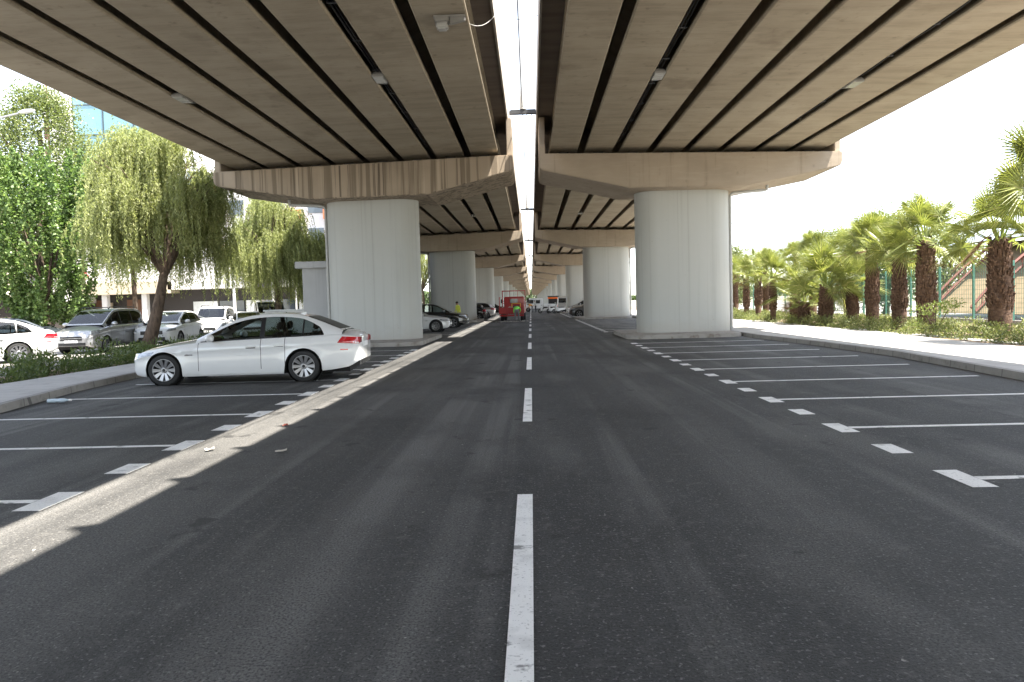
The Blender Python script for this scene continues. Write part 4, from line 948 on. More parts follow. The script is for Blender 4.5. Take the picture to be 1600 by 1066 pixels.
def hand_edges(J, s, elbow, hand):
    # palm end plus five fingers of different lengths
    e = Vector(J[elbow][0]); h = Vector(J[hand][0]); d = (h - e).normalized(); a = d.cross(Vector((0, 0, 1)) if abs(d.z) < .9 else Vector((1, 0, 0))).normalized()
    out = []
    for k, (o, ln) in enumerate(((-.03, .07), (-.01, .085), (.01, .08), (.03, .065))):
        nm = 'f%s%d' % (s, k); J[nm] = (tuple(h + d * (.06 + ln) + a * o), .009); mid = 'm%s%d' % (s, k); J[mid] = (tuple(h + d * .065 + a * o), .011); out += [(hand, mid), (mid, nm)]
    nm = 't' + s; J[nm] = (tuple(h + d * .07 + a * .06), .011); out.append((hand, nm))
    return out
def bending():
    J = dict(pelvis=((0, 0, .93), .15), waist=((.16, 0, 1.06), .14), chest=((.36, 0, 1.17), .16), neck=((.5, 0, 1.18), .06), head=((.60, 0, 1.17), .10), crown=((.68, 0, 1.15), .075),
        shL=((.40, .19, 1.14), .075), elL=((.42, .27, .86), .052), haL=((.50, .22, .62), .038), shR=((.40, -.19, 1.14), .075), elR=((.50, -.28, .90), .052), haR=((.64, -.2, .74), .038),
        hipL=((0, .10, .86), .11), knL=((.05, .13, .48), .075), anL=((-.02, .14, .08), .055), toL=((.14, .15, .045), .045), hipR=((0, -.10, .86), .11), knR=((.06, -.14, .48), .075), anR=((-.02, -.16, .08), .055), toR=((.14, -.17, .045), .045))
    E = HE + hand_edges(J, 'L', 'elL', 'haL') + hand_edges(J, 'R', 'elR', 'haR')
    def mat(c):
        if c.x > .53 and abs(c.y) < .14 and c.z > 1.0: return 0
        if c.z < .10: return 3
        if c.z < .99 and c.x < .22: return 2
        if c.z < .72 and c.x > .3: return 0
        return 1
    return dict(J=J, E=E, mat=mat, face=(.5, 0, -.8))
def standing(lean=.0, look=(.8, 0, -.4)):
    J = dict(pelvis=((0, 0, .95), .14), waist=((.01, 0, 1.1), .13), chest=((.03 + lean, 0, 1.32), .155), neck=((.05 + lean, 0, 1.49), .058), head=((.09 + lean, 0, 1.60), .098), crown=((.10 + lean, 0, 1.68), .075),
        shL=((.03 + lean, .2, 1.40), .07), elL=((.02 + lean, .27, 1.12), .05), haL=((.16 + lean, .25, .92), .036), shR=((.03 + lean, -.2, 1.40), .07), elR=((.03 + lean, -.27, 1.12), .05), haR=((.2 + lean, -.22, .95), .036),
        hipL=((0, .09, .88), .105), knL=((.04, .11, .48), .072), anL=((-.01, .11, .08), .05), toL=((.14, .12, .045), .042), hipR=((0, -.09, .88), .105), knR=((.0, -.11, .48), .072), anR=((-.08, -.12, .08), .05), toR=((.07, -.13, .045), .042))
    E = HE + hand_edges(J, 'L', 'elL', 'haL') + hand_edges(J, 'R', 'elR', 'haR')
    def mat(c):
        if c.z > 1.49: return 0
        if c.z < .10: return 3
        if abs(c.y) > .17 and c.z < 1.02 and c.x > .06: return 0
        if c.z < .96: return 2
        return 1
    return dict(J=J, E=E, mat=mat, face=look)
person('person in a bright green hi-vis top and grey trousers bending over the truck tailgate', (-1.18, 54.75, 0), math.radians(88), bending(), ['skin', 'hi_vis_green', 'trousers_grey', 'rubber'])
person('person in a yellow hi-vis vest walking with head bowed behind the black car', (-5.1, 47.9, 0), math.radians(215), standing(.05), ['skin', 'hi_vis_yellow', 'trousers_navy', 'rubber'])
person('person in an orange vest stooping in front of the white flatbed truck', (.15, 98.0, 0), math.radians(190), bending(), ['skin', 'hi_vis_orange', 'trousers_grey', 'rubber'])
person('person in a grey shirt and dark trousers standing by the white flatbed truck', (.62, 98.4, 0), math.radians(200), standing(.08), ['skin', 'shirt_grey', 'trousers_navy', 'rubber'])

# ---------------------------------------------------------------- plants
def nprng(seed): return np.random.default_rng(seed)
def leaf_quads(C, D, S, ln, wd):
    """C centres, D length dirs, S side dirs (unit), arrays of lengths/widths -> quads (leaf with pointed tip as kite)"""
    D = D / np.linalg.norm(D, axis=1, keepdims=True); S = S - D * (S * D).sum(1, keepdims=True); S /= np.linalg.norm(S, axis=1, keepdims=True) + 1e-9
    a = C - D * ln[:, None] * .5; b = C + S * wd[:, None] * .5 - D * ln[:, None] * .05; c = C + D * ln[:, None] * .5; d = C - S * wd[:, None] * .5 - D * ln[:, None] * .05
    return np.stack([a, b, c, d], 1)
def limbs_mesh(b, base, top, r0, limbs, rg):
    n = 10; pts = []; rs = []
    base, top = Vector(base), Vector(top); bend = Vector((rg.normal() * .06, rg.normal() * .06, 0))
    for i in range(n + 1):
        u = i / n; p = base.lerp(top, u) + bend * math.sin(u * PI) * 2; pts.append(p); rs.append(r0 * (1.25 if i == 0 else 1) * (1 - .45 * u))
    b.tube(pts, rs, 10)
    for (s, e, r) in limbs:
        s, e = Vector(s), Vector(e); mid = s.lerp(e, .5) + Vector((rg.normal() * .15, rg.normal() * .15, .15)); b.tube([s, mid, e], [r, r * .7, r * .25], 6)
def pepper_tree(name, label, loc, h, rad, base_off, seed, nstr, r0=.24, group='pepper trees along the left kerb', low=1.5, sx=1.0):
    rg = nprng(seed); t = thing(name, label, 'tree', loc, 0, group)
    fork = Vector((base_off[0], base_off[1], h * .36))
    b = MB(); limbs = []
    tips = []
    for k in range(13):
        a = rg.uniform(0, 2 * PI); q = rg.uniform(.35, .8); e = Vector((fork.x + math.cos(a) * rad * q * sx, fork.y + math.sin(a) * rad * q, h * rg.uniform(.62, .93))); limbs.append((fork - Vector((0, 0, .2)), e, r0 * .42)); tips.append(e)
        for _ in range(2):
            a2 = a + rg.normal() * .6; e2 = e + Vector((math.cos(a2) * .7, math.sin(a2) * .7, rg.uniform(-.2, .5))); limbs.append((e.lerp(fork, .25), e2, r0 * .15))
    limbs_mesh(b, (0, 0, -.05), fork, r0, limbs, rg); b.build('trunk', 'bark', t, smooth=60)
    # hanging strands grouped in lumps
    lumps = []
    for k in range(34):
        a = rg.uniform(0, 2 * PI); z = rg.uniform(.48, .97); q = math.sqrt(max(0, 1 - ((z - .55) / .46) ** 2)) * rg.uniform(.45, 1.0)
        lumps.append((fork.x + math.cos(a) * rad * q * sx, fork.y + math.sin(a) * rad * q, h * z))
    Q = []
    for i in range(nstr):
        c = lumps[rg.integers(len(lumps))]; d = rg.normal(size=3) * np.array([.42, .42, .32]); p0 = np.array(c) + d
        ln = rg.uniform(.5, 2.0) * (1.4 if rg.random() < .4 else .8); ln = min(ln, max(.25, p0[2] - low - rg.uniform(0, .7)))
        n = int(ln / .05) + 2; s = np.linspace(0, 1, n)
        outv = np.array([p0[0] - fork.x, p0[1] - fork.y, 0]); outv /= np.linalg.norm(outv) + 1e-6
        arc = .32 * (1 - (1 - s) ** 2)
        P_ = p0 + outv[None] * arc[:, None] * rg.uniform(.3, 1.2) + np.stack([np.sin(s * 3 + i) * .04, np.cos(s * 2.5 + i) * .04, -ln * s ** 1.35], 1) + np.array([0, 0, .12]) * (s * (1 - s))[:, None]
        m = n * 2; C = np.repeat(P_, 2, 0) + rg.normal(size=(m, 3)) * .028
        D = rg.normal(size=(m, 3)) * .55 + np.array([0, 0, -1.0]); S = rg.normal(size=(m, 3))
        Q.append(leaf_quads(C, D, S, rg.uniform(.10, .19, m), rg.uniform(.022, .042, m)))
    link('crown', quadmesh('crown', np.concatenate(Q), 'pepper_leaf'), t)
    return t
pepper_tree('pepper_tree', 'weeping pepper tree with a leaning dark trunk above the white saloon bonnet', (-16.2, 28.2, 0), 9.2, 2.35, (.75, .3), 3, 4300, .30, low=1.4)
pepper_tree('pepper_tree', 'second weeping pepper tree between the leaning one and the grey kiosk', (-15.9, 42.0, 0), 8.9, 2.85, (.1, .1), 5, 4200, .25, low=1.4)
pepper_tree('pepper_tree', 'farther weeping tree glimpsed between the first two left pillars', (-15.4, 96, 0), 10.5, 3.6, (.1, .1), 9, 1500, .25, low=1.6)
def broad_tree(name, label, loc, h, z0, rad, seed, nclump, per, leaf, mat, shape, r0=.2, group=None, clump=.35, upright=0.0, trunk_h=None):
    rg = nprng(seed); t = thing(name, label, 'tree', loc, 0, group)
    b = MB(); limbs = []; th = trunk_h or z0 + (h - z0) * .35
    for k in range(11):
        a = rg.uniform(0, 2 * PI); e = Vector((math.cos(a) * rad * rg.uniform(.3, .75), math.sin(a) * rad * rg.uniform(.3, .75), z0 + (h - z0) * rg.uniform(.3, .9))); s = Vector((0, 0, z0 + (th - z0) * rg.uniform(.0, 1))); limbs.append((s, e, r0 * .4))
    limbs_mesh(b, (0, 0, -.05), (0, 0, h * .86), r0, limbs, rg); b.build('trunk', 'bark', t, smooth=60)
    Q = []
    for i in range(nclump):
        u = rg.uniform(0, 1); rr = shape(u) * rad; a = rg.uniform(0, 2 * PI); q = math.sqrt(rg.uniform(.15, 1)); c = np.array([math.cos(a) * rr * q, math.sin(a) * rr * q, z0 + u * (h - z0)])
        n = int(per * rg.uniform(.5, 1.4)); cs = clump * rg.uniform(.6, 1.3)
        if upright:
            tt = rg.uniform(0, 1, n); d = rg.normal(size=(n, 3)) * cs * .45 * (1.05 - .7 * tt)[:, None]; d[:, 2] += tt * upright; d[:, :2] += (c[:2] / (rr + 1e-3) * .35)[None] * tt[:, None]
        else:
            d = rg.normal(size=(n, 3)) * cs * np.array([1, 1, .8])
        C = c + d; D = rg.normal(size=(n, 3)) + np.array([0, 0, -.35]); S = rg.normal(size=(n, 3)); S[:, 2] *= .5
        Q.append(leaf_quads(C, D, S, rg.uniform(.7, 1.25, n) * leaf, rg.uniform(.55, .85, n) * leaf))
    link('crown', quadmesh('crown', np.concatenate(Q), mat), t)
    return t
egg = lambda u: (math.sin(PI * min(1, u * .92 + .06)) ** .6) * (1 - .25 * u)
broad_tree('maple_tree', 'vivid green tree with upright leaf clumps behind the dark saloons', (-24.2, 33.6, 0), 8.6, 1.0, 2.95, 21, 470, 115, .16, 'maple_leaf', lambda u: (.45 + .55 * min(1, u * 2.2)) * (1 - .3 * max(0, u - .5)), .17, 'broadleaf trees in the left lot', .30, 1.2)
broad_tree('poplar_tree', 'tall pale green tree rising behind the vivid green one at the left edge', (-26.6, 37.0, 0), 13.6, 4.5, 3.5, 22, 620, 70, .13, 'poplar_leaf', egg, .22, 'broadleaf trees in the left lot', .45)
broad_tree('poplar_tree', 'slim pale tree in front of the blue glass tower', (-23.2, 39.5, 0), 12.0, 4.0, 1.9, 23, 260, 70, .13, 'poplar_leaf', egg, .15, 'broadleaf trees in the left lot', .4)
for i, (x, y_, h, lab) in enumerate(((24, 47, 6.4, 'dark leafy tree directly behind the green fence'), (27, 62, 7.0, 'olive toned tree beyond the fence, behind the slim palms'), (22, 75, 6.6, 'grey green tree beyond the slim palms beside the right pillar'), (34, 70, 8.2, 'broad tree behind the palm crowns, middle of the skyline'), (31, 52, 6.2, 'low tree behind the middle palm crowns'))):
    broad_tree('background_tree', lab, (x, y_, 0), h, .9, 3.2 if i else 2.3, 40 + i, 170, 55, .2, 'olive_leaf' if i else 'pine_leaf', egg, .2, 'trees beyond the green fence', .55)
# far wood closing the end of the road
rg = nprng(77); n = 26000
C = np.stack([rg.uniform(-260, 260, n), rg.uniform(640, 670, n), rg.uniform(0, 1, n) ** .8 * 1.0], 1); C[:, 2] = C[:, 2] * (11 + 4 * np.sin(C[:, 0] * .11) + 3 * np.sin(C[:, 0] * .037 + 1))
Q = leaf_quads(C, rg.normal(size=(n, 3)), rg.normal(size=(n, 3)), rg.uniform(1.5, 3, n), rg.uniform(1.2, 2.2, n))
stuff(link('treeline', quadmesh('treeline', Q, 'pine_leaf')), 'far line of trees closing the end of the road', 'trees')

# palms
def palm_crown_mesh(seed, nl=30, R=.92, pet=.75, spread=1.0):
    rg = nprng(seed); V = []; M_ = []
    for i in range(nl):
        az = i * 2.39996 + rg.normal() * .15; u = (i + .5) / nl
        el = math.radians(86 - 84 * u ** 1.15 + rg.normal() * 8)             # upright young leaves first, drooping old ones last
        ca, sa = math.cos(az), math.sin(az)
        d = np.array([ca * math.cos(el), sa * math.cos(el), math.sin(el)]); side = np.array([-sa, ca, 0]); up = np.cross(side, d) * -1
        if up[2] < 0 and el < 1.4: up = -up
        rl = rg.uniform(-1, 1) * math.radians(40 + 45 * u); sd0, up0 = side, up
        side = sd0 * math.cos(rl) + up0 * math.sin(rl); up = up0 * math.cos(rl) - sd0 * math.sin(rl)
        pd = d
        tl = math.radians(rg.uniform(-5, 28)); dd = d * math.cos(tl) - up0 * math.sin(tl); up = up * 1.0
        L_ = pet * rg.uniform(.8, 1.15) * (1.3 - .4 * u); p0 = np.array([ca * .06, sa * .06, -.18 * u]); hub = p0 + d * L_ - np.array([0, 0, .10 * u]); d = dd
        dry = u > .93 and rg.random() < .55
        w0, w1 = .028, .012
        V.append([p0 - side * w0, p0 + side * w0, hub + side * w1, hub - side * w1]); M_.append(2 if not dry else 1)
        Rr = R * rg.uniform(.8, 1.1); ns = 32; span = math.radians(250) * spread
        droop = .25 + .35 * u
        for k in range(ns):
            a = -span / 2 + span * (k + .5) / ns; ln = Rr * (.62 + .38 * math.cos(a * .5)) * rg.uniform(.92, 1.05)
            fan = d * math.cos(a) + side * math.sin(a)
            fold = up * (.05 if k % 2 else -.05)
            da = span / ns * .5; fl_ = d * math.cos(a - da) + side * math.sin(a - da); fr_ = d * math.cos(a + da) + side * math.sin(a + da)
            rin = .31 * ln; cup = up * .12 * abs(math.sin(a * .5))
            mid = hub + fan * rin + fold * .35 + cup
            ml = hub + fl_ * rin + cup; mr = hub + fr_ * rin + cup
            tip = hub + fan * ln + cup * .8 - np.array([0, 0, droop * (ln ** 2) * .28 * rg.uniform(.5, 1.4)]) - up * .04
            mi = 1 if dry else 0
            V.append([hub, ml, mid, mid]); V.append([hub, mid, mr, mr])
            V.append([ml, tip, tip, mid]); V.append([mid, tip, tip, mr]); M_ += [mi] * 4
    V = np.array(V, dtype=np.float32)
    # degenerate quads -> nudge so every face keeps four corners
    same = np.all(np.isclose(V[:, 2], V[:, 3]), axis=1); V[same, 3] = V[same, 2] * .97 + V[same, 0] * .03
    same = np.all(np.isclose(V[:, 1], V[:, 2]), axis=1); V[same, 2] = V[same, 1] * .985 + V[same, 3] * .015
    return quadmesh('crown', V, ['palm_leaf', 'dry_frond', 'bright_leaf'], M_)
def palm_trunk_mesh(seed, h, r, boots=True):
    rg = nprng(seed); b = MB(); n = 16; seg = 18; pts = []
    prof = []
    for i in range(n + 1):
        u = i / n; rr = r * (1.12 - .25 * u + .10 * math.sin(u * PI * 1.1)) * (1 + .03 * math.sin(i * 2.1)); prof.append((rr, h * u))
    prof.append((r * .55, h + .12)); prof.append((0.01, h + .16))
    b.lathe(prof, seg)
    if boots:
        rows = max(6, int(h / .095))
        for i in range(rows):
            u = .32 + .68 * i / rows
            for k in range(13):
                a = rg.uniform(0, 2 * PI); z = h * u + rg.normal() * .05; rr = r * (1.12 - .25 * u + .10 * math.sin(u * PI * 1.1)) - .02
                ca, sa = math.cos(a), math.sin(a); w_ = .06 * rg.uniform(.6, 1.4); l_ = .11 * rg.uniform(.4, 1.9); o_ = .085 * rg.uniform(.2, 2.0)
                def q(rad, tang, zz): return ((rad) * ca - tang * sa, (rad) * sa + tang * ca, zz)
                b.hexa([q(rr, -w_, z - .05), q(rr + .05, -w_ * .9, z - .03), q(rr + .05, w_ * .9, z - .03), q(rr, w_, z - .05), q(rr + .0, -w_ * .6, z + l_), q(rr + o_, -w_ * .5, z + l_ * .9), q(rr + o_, w_ * .5, z + l_ * .9), q(rr + .0, w_ * .6, z + l_)])
    return b.mesh('trunk', 'palm_trunk', smooth=55, normals=True)
CROWNS = [palm_crown_mesh(100 + i, 27, .82, .74) for i in range(4)] + [palm_crown_mesh(110 + i, 15, .72, .6) for i in range(2)]
TR_BIG = [palm_trunk_mesh(200 + i, 3.0, .40) for i in range(2)]
TR_SLIM = palm_trunk_mesh(205, 3.0, .17)
PG = 'fan palms along the right pavement'
def palm(label, x, y_, th, tr, crown, cs, sxy=1.0, rot=0):
    t = thing('palm_tree', label, 'palm', (x, y_, .0), rot, PG)
    o = link('trunk', tr, t); o.scale = (sxy * .72, sxy * .72, (th) / 3.0)
    c = link('crown', CROWNS[crown], t, (0, 0, th + .08)); c.scale = (cs * (1.10 if x < 16 else .98),) * 3; c.rotation_euler = (0, 0, rot * 1.7)
    return t
palm('big palm whose crown hangs in from the upper right edge', 13.85, 18.6, 4.0, TR_BIG[0], 0, 1.3, 1.0, .4)
palm('stout palm in front of the tan sloping shelter, nearest the right edge', 15, 22.3, 3.10, TR_BIG[0], 1, 1.15, 1.0, 1.3)
palm('stout palm left of the bright green bush', 15, 26.4, 3.35, TR_BIG[1], 2, 1.25, .98, 2.2)
palm('palm third in from the right edge with a narrower trunk', 15, 28.3, 2.85, TR_BIG[0], 3, 1.05, .82, 3.0)
palm('palm fourth in from the right edge, straight clean trunk', 15, 30.5, 3.25, TR_BIG[1], 0, 1.15, .80, 4.1)
palm('short palm with stubby trunk between the fourth palm and the low spreading one', 15.2, 32.8, 1.9, TR_BIG[0], 1, .95, .8, .9)
palm('low spreading palm with a wide crown and squat trunk', 14.0, 32.9, 1.85, TR_BIG[1], 2, 1.35, .95, 5.0)
palm('tiny palm with crown close to the ground cover', 13.8, 35.0, 1.15, TR_BIG[0], 4, 1.2, .85, 2.5)
palm('small palm with a thick short trunk left of the tiny one', 14.2, 37.2, 1.55, TR_BIG[1], 5, 1.35, .80, 3.5)
palm('slim tall palm nearest the pavement on the left of the group', 13.3, 38.0, 2.5, TR_SLIM, 4, 1.15, 1.1, 1.2)
palm('slim palm, second from the right pillar', 14.3, 43.5, 3.0, TR_SLIM, 5, 1.25, 1.3, .2)
palm('slim palm standing closest to the right pillar edge', 14.6, 46.8, 2.7, TR_SLIM, 4, 1.25, 1.2, 4.6)
palm('tall palm in the back row behind the low spreading palm', 17.6, 38.5, 3.6, TR_BIG[0], 3, 1.15, .7, 2.0)
palm('tall palm in the back row behind the tiny palm', 17.3, 42.5, 3.75, TR_BIG[1], 0, 1.2, .7, 3.3)
palm('back row palm left of centre of the group', 17.8, 46.5, 3.6, TR_BIG[0], 1, 1.2, .7, .6)
palm('back row palm behind the slim tall one', 17.5, 51.5, 3.5, TR_BIG[1], 2, 1.2, .7, 1.6)
palm('distant palm behind the two slim ones', 17.2, 58.0, 3.3, TR_BIG[0], 3, 1.2, .6, 5.2)
palm('palm in the gap between the first and second right pillars, nearer one', 14.6, 63, 3.2, TR_SLIM, 0, 1.1, 1.5, 3.9)
palm('palm in the gap between the first and second right pillars, farther one', 15.2, 72, 3.6, TR_SLIM, 1, 1.2, 1.5, 2.9)

# low planting
def bushes(name, mat, spots, seed, leaf, per):
    rg = nprng(seed); Q = []
    for (x, y_, z0, rx, h) in spots:
        n = int(per * rx * rx / .2); u = rg.normal(size=(n, 3)); u /= np.linalg.norm(u, axis=1, keepdims=True); rr = rg.uniform(.35, 1.05, n) ** .6
        C = np.array([x, y_, z0 + h * .38]) + u * rr[:, None] * np.array([rx, rx, h * .55]); C[:, 2] = np.maximum(C[:, 2], z0 + .01)
        D = u * .8 + rg.normal(size=(n, 3)) * .6 + np.array([0, 0, .6]); S = rg.normal(size=(n, 3))
        Q.append(leaf_quads(C, D, S, rg.uniform(.7, 1.4, n) * leaf, rg.uniform(.25, .5, n) * leaf))
    return quadmesh(name, np.concatenate(Q), mat)
rg = nprng(5)
sp = []
y_ = 3.0
while y_ < 60:
    for _ in range(3): sp.append((rg.uniform(-13.3, -11.85), y_ + rg.uniform(-.3, .3), 0.02, rg.uniform(.22, .5), rg.uniform(.3, .75) + (.35 if rg.random() < .12 else 0)))
    y_ += .42
tag(link('hedge', bushes('hedge', 'shrub_leaf', sp, 6, .10, 260)), 'loose grey green hedge along the back of the left pavement', 'hedge')
b = MB(); b.box(-13.7, -11.55, -20, 200, -.02, .03); structure(b.build('planting_bed', 'soil'))
b = MB(); b.box(12.35, 13.0, -20, 24.99, -.02, .09); b.box(12.85, 13.0, 25.01, 120, -.02, .09); b.box(13.75, 19.6, -20, 120, -.02, .07); structure(b.build('planting_bed', 'soil'))
b = MB(); b.box(13.02, 13.73, -20, 120, -.02, .075); structure(b.build('path', 'pavement'))
b = MB(); b.box(20.4, 60, -20, 160, -.02, .04); structure(b.build('yard', 'lot_paving'))
sp = []
y_ = 8.0
while y_ < 75:
    for _ in range(5): sp.append((rg.uniform(13.5, 17.2) if rg.random() < .8 else rg.uniform(13.0, 13.7), y_ + rg.uniform(-.3, .3), 0.06, rg.uniform(.22, .42), rg.uniform(.35, .7)))
    if rg.random() < .5: sp.append((rg.uniform(12.6, 13.1), y_, .08, .18, .25))
    y_ += .40
stuff(link('ground_cover', bushes('ground_cover', 'ground_leaf', sp, 8, .085, 230)), 'low pale green ground cover under the palms', 'ground cover')
sp = [(x, y2, .3 + rg.uniform(0, .75), .26, .4) for x, y2 in [(rg.normal() * .45, rg.normal() * .45) for _ in range(16)]]
t = thing('bush', 'bright yellow green bush in front of the green fence, between two stout palms', 'bush', (13.9, 23.9, 0))
link('foliage', bushes('foliage', 'bright_leaf', sp, 9, .10, 130), t)
b = MB()
for k in range(6): a = k * 1.05; b.tube([(0, 0, 0), (.12 * math.cos(a), .12 * math.sin(a), .4), (.4 * math.cos(a), .4 * math.sin(a), .9)], [.02, .016, .008], 5)
b.build('stem', 'bark', t)

# ---------------------------------------------------------------- fence and shelter on the right
t = thing('fence', 'tall green mesh fence behind the palms', 'fence', (20.0, 0, 0))
for i in range(19):
    y_ = 26.4 + 2.55 * i - 7.65
    b = MB(); b.box(-.04, .04, y_ - .04, y_ + .04, .2, 2.75); b.build('post', 'fence_green', t)
b = MB()
y_ = 18.8
while y_ < 64.6: b.box(.045, .052, y_ - .006, y_ + .006, .36, 2.65); y_ += .13
for z in np.arange(.38, 2.7, .2): b.box(.053, .06, 18.75, 64.6, z - .005, z + .005)
b.build('mesh_panel', 'fence_green', t)
b = MB(); b.box(-.1, .1, 18.7, 64.7, -.05, .26); b.build('plinth', 'kerbstone', t)
t = thing('shelter', 'tan sloping shelter with red lattice ribs and dark curved roof behind the fence', 'shelter', (0, 0, 0))
b = MB()
def slope(u): return 23.2 + 4.3 * u, .35 + 3.9 * u          # x, z up the slope
rowsn = 9
for i in range(rowsn):
    x0, z0 = slope(i / rowsn); x1, z1 = slope((i + 1) / rowsn - .004)
    b.hexa([(x0, 20, z0), (x0, 41.0 + 0 * i, z0), (x0 + .1, 41.0, z0 - .04), (x0 + .1, 20, z0 - .04), (x1 - .03, 20, z1 + .03), (x1 - .03, 41.0, z1 + .03), (x1 + .1, 41.0, z1 - .04), (x1 + .1, 20, z1 - .04)])
b.build('sloping_wall', 'shelter_tan', t)
for y_ in (40.2, 36.2, 32.2, 28.2, 24.2):
    b = MB(); pts0 = []; pts1 = []
    for k in range(13):
        u = k / 12; x, z = slope(u); pts0.append((x - .10 - .18 * math.sin(u * PI), y_, z + .08)); pts1.append((x - .34 - .30 * math.sin(u * PI), y_, z + .30))
    b.tube(pts0, .075, 6); b.tube(pts1, .075, 6)
    for k in range(12): b.tube([pts0[k], pts1[k + 1] if k % 2 else pts1[k]], .035, 5); b.tube([pts0[k], pts1[min(12, k + 1)]], .022, 5)
    b.build('lattice_rib', 'steel_red', t)
b = MB(); ro_ = []
for k in range(9):
    u = k / 8; ro_.append((26.0 + 5 * u, 4.25 + 1.0 * math.sin(u * PI * .55)))
for k in range(8):
    (x0, z0), (x1, z1) = ro_[k], ro_[k + 1]; b.hexa([(x0, 18, z0), (x0, 43.5, z0), (x1, 43.5, z1), (x1, 18, z1), (x0, 18, z0 + .1), (x0, 43.5, z0 + .1), (x1, 43.5, z1 + .1), (x1, 18, z1 + .1)])
b.build('canopy_roof', 'grey_paint', t)
b = MB()
for y_ in (42.5, 37, 31.5, 26): b.tube([(27.9, y_, 0), (27.9, y_, 4.45)], .07, 8)
b.build('support_posts', 'steel_red', t)

# ---------------------------------------------------------------- structures on the left
t = thing('kiosk', 'grey rendered kiosk with an overhanging flat top beside the first left pillar', 'kiosk', (-9.7, 31.3, 0))
b = MB(); b.box(-.42, 1.3, -1.2, 1.4, 0.0, 3.33); b.build('walls', 'kiosk_render', t)
b = MB(); b.box(-.66, 1.5, -1.45, 1.65, 3.33, 3.62); b.build('roof', 'kiosk_render', t, bevel=.02)
b = MB(); b.box(-.44, -.42, -.4, .5, .1, 2.1); b.build('door', 'galvanised', t)
t = thing('utility_cabinet', 'low white utility cabinet behind the white saloon roof', 'cabinet', (-12.4, 34.5, 0))
b = MB(); b.box(-1.1, 1.2, -.3, .3, 0.05, 1.45); b.build('body', 'sign_white', t, bevel=.02)
b = MB(); b.box(-1.15, 1.25, -.36, .36, 1.45, 1.53); b.build('top', 'galvanised', t); b = MB(); b.box(.0, .04, -.312, -.30, .15, 1.4); b.build('door_joint', 'black_trim', t)
# glass tower
t = thing('glass_tower', 'blue glass office tower with white side walls behind the trees', 'building', (0, 0, 0))
b = MB(); b.box(-50.1, -39.9, 75.0, 90, 0, 34); b.build('core', 'tower_glass', t)
b = MB()
for x in np.arange(-50.1, -39.8, 3.4): b.box(x - .05, x + .05, 74.93, 75.01, 0, 34)
for z in np.arange(1.5, 34, 3.3): b.box(-50.1, -39.9, 74.94, 75.005, z - .06, z + .06)
b.build('mullions', 'dark_glass', t)
b = MB(); b.box(-52.3, -50.1, 74.5, 90, 0, 35); b.box(-39.9, -37.6, 74.5, 90, 0, 35); b.build('side_wall', 'white_render', t)
b = MB(); b.box(-52.85, -52.5, 74.2, 74.6, 4, 36); b.build('mast', 'mast_red', t)
b = MB()
for z in range(5, 36, 3): b.box(-52.9, -52.45, 74.15, 74.2, z, z + .8)
b.build('mast_band', 'sign_white', t)
# long white shop building
t = thing('shop_building', 'low white commercial building with dark shopfront and columns behind the trees', 'building', (0, 0, 0))
b = MB(); b.box(-41, -12.5, 53.2, 66, 0, 6.2); b.build('walls', 'shop_dark', t)
b = MB(); b.box(-27.6, -12.3, 51.8, 53.2, 3.25, 6.4); b.build('fascia', 'white_render', t)
b = MB(); b.box(-41, -27.7, 51.9, 53.2, 3.9, 7.2); b.build('upper_wall', 'white_render', t)
b = MB(); b.box(-41, -27.7, 51.3, 53.2, 3.0, 3.25); b.box(-41, -27.7, 51.3, 51.4, 3.25, 3.9, 1); b.build('balcony', ['tan_render', 'tan_render'], t)
for x in (-38, -35, -32.7, -29.6):
    b = MB(); b.box(x - .2, x + .2, 51.5, 51.9, 0, 3.0); b.build('column', 'white_render', t)
for x in (-36.5, -34.2, -31.2):
    b = MB(); b.box(x - .7, x + .7, 53.08, 53.2, 0, 2.6); b.build('door', 'wood_door', t)
b = MB(); b.box(-33.6, -33.0, 52.9, 53.06, .5, 2.4); b.build('door', 'tan_render', t); b = MB(); b.box(-33.45, -33.15, 52.88, 52.9, 1.5, 1.9); b.build('notice', 'sign_black', t)
for i, x in enumerate(np.arange(-26.6, -13.5, 2.1)):
    b = MB(); b.box(x, x + 1.95, 53.1, 53.2, .4, 2.3); b.build('shop_window', 'window_glass' if i % 2 else 'lamp_glass', t)
# taller pinkish block behind
t = thing('apartment_block', 'white apartment block with orange brick balconies glimpsed through the pepper trees', 'building', (0, 0, 0))
b = MB(); b.box(-36, -15, 68, 80, 0, 17); b.build('walls', 'white_render', t)
for z in (5, 8, 11, 14):
    for x in (-34, -30, -26, -22, -18):
        b = MB(); b.box(x, x + 1.5, 67.93, 68, z, z + 1.5); b.build('window', 'window_glass', t)
for z in (4.3, 7.3, 10.3, 13.3):
    for x in (-32.3, -24.3, -20.3):
        b = MB(); b.box(x, x + 1.6, 67.2, 68, z, z + 1.0); b.build('balcony', 'brick_orange', t)
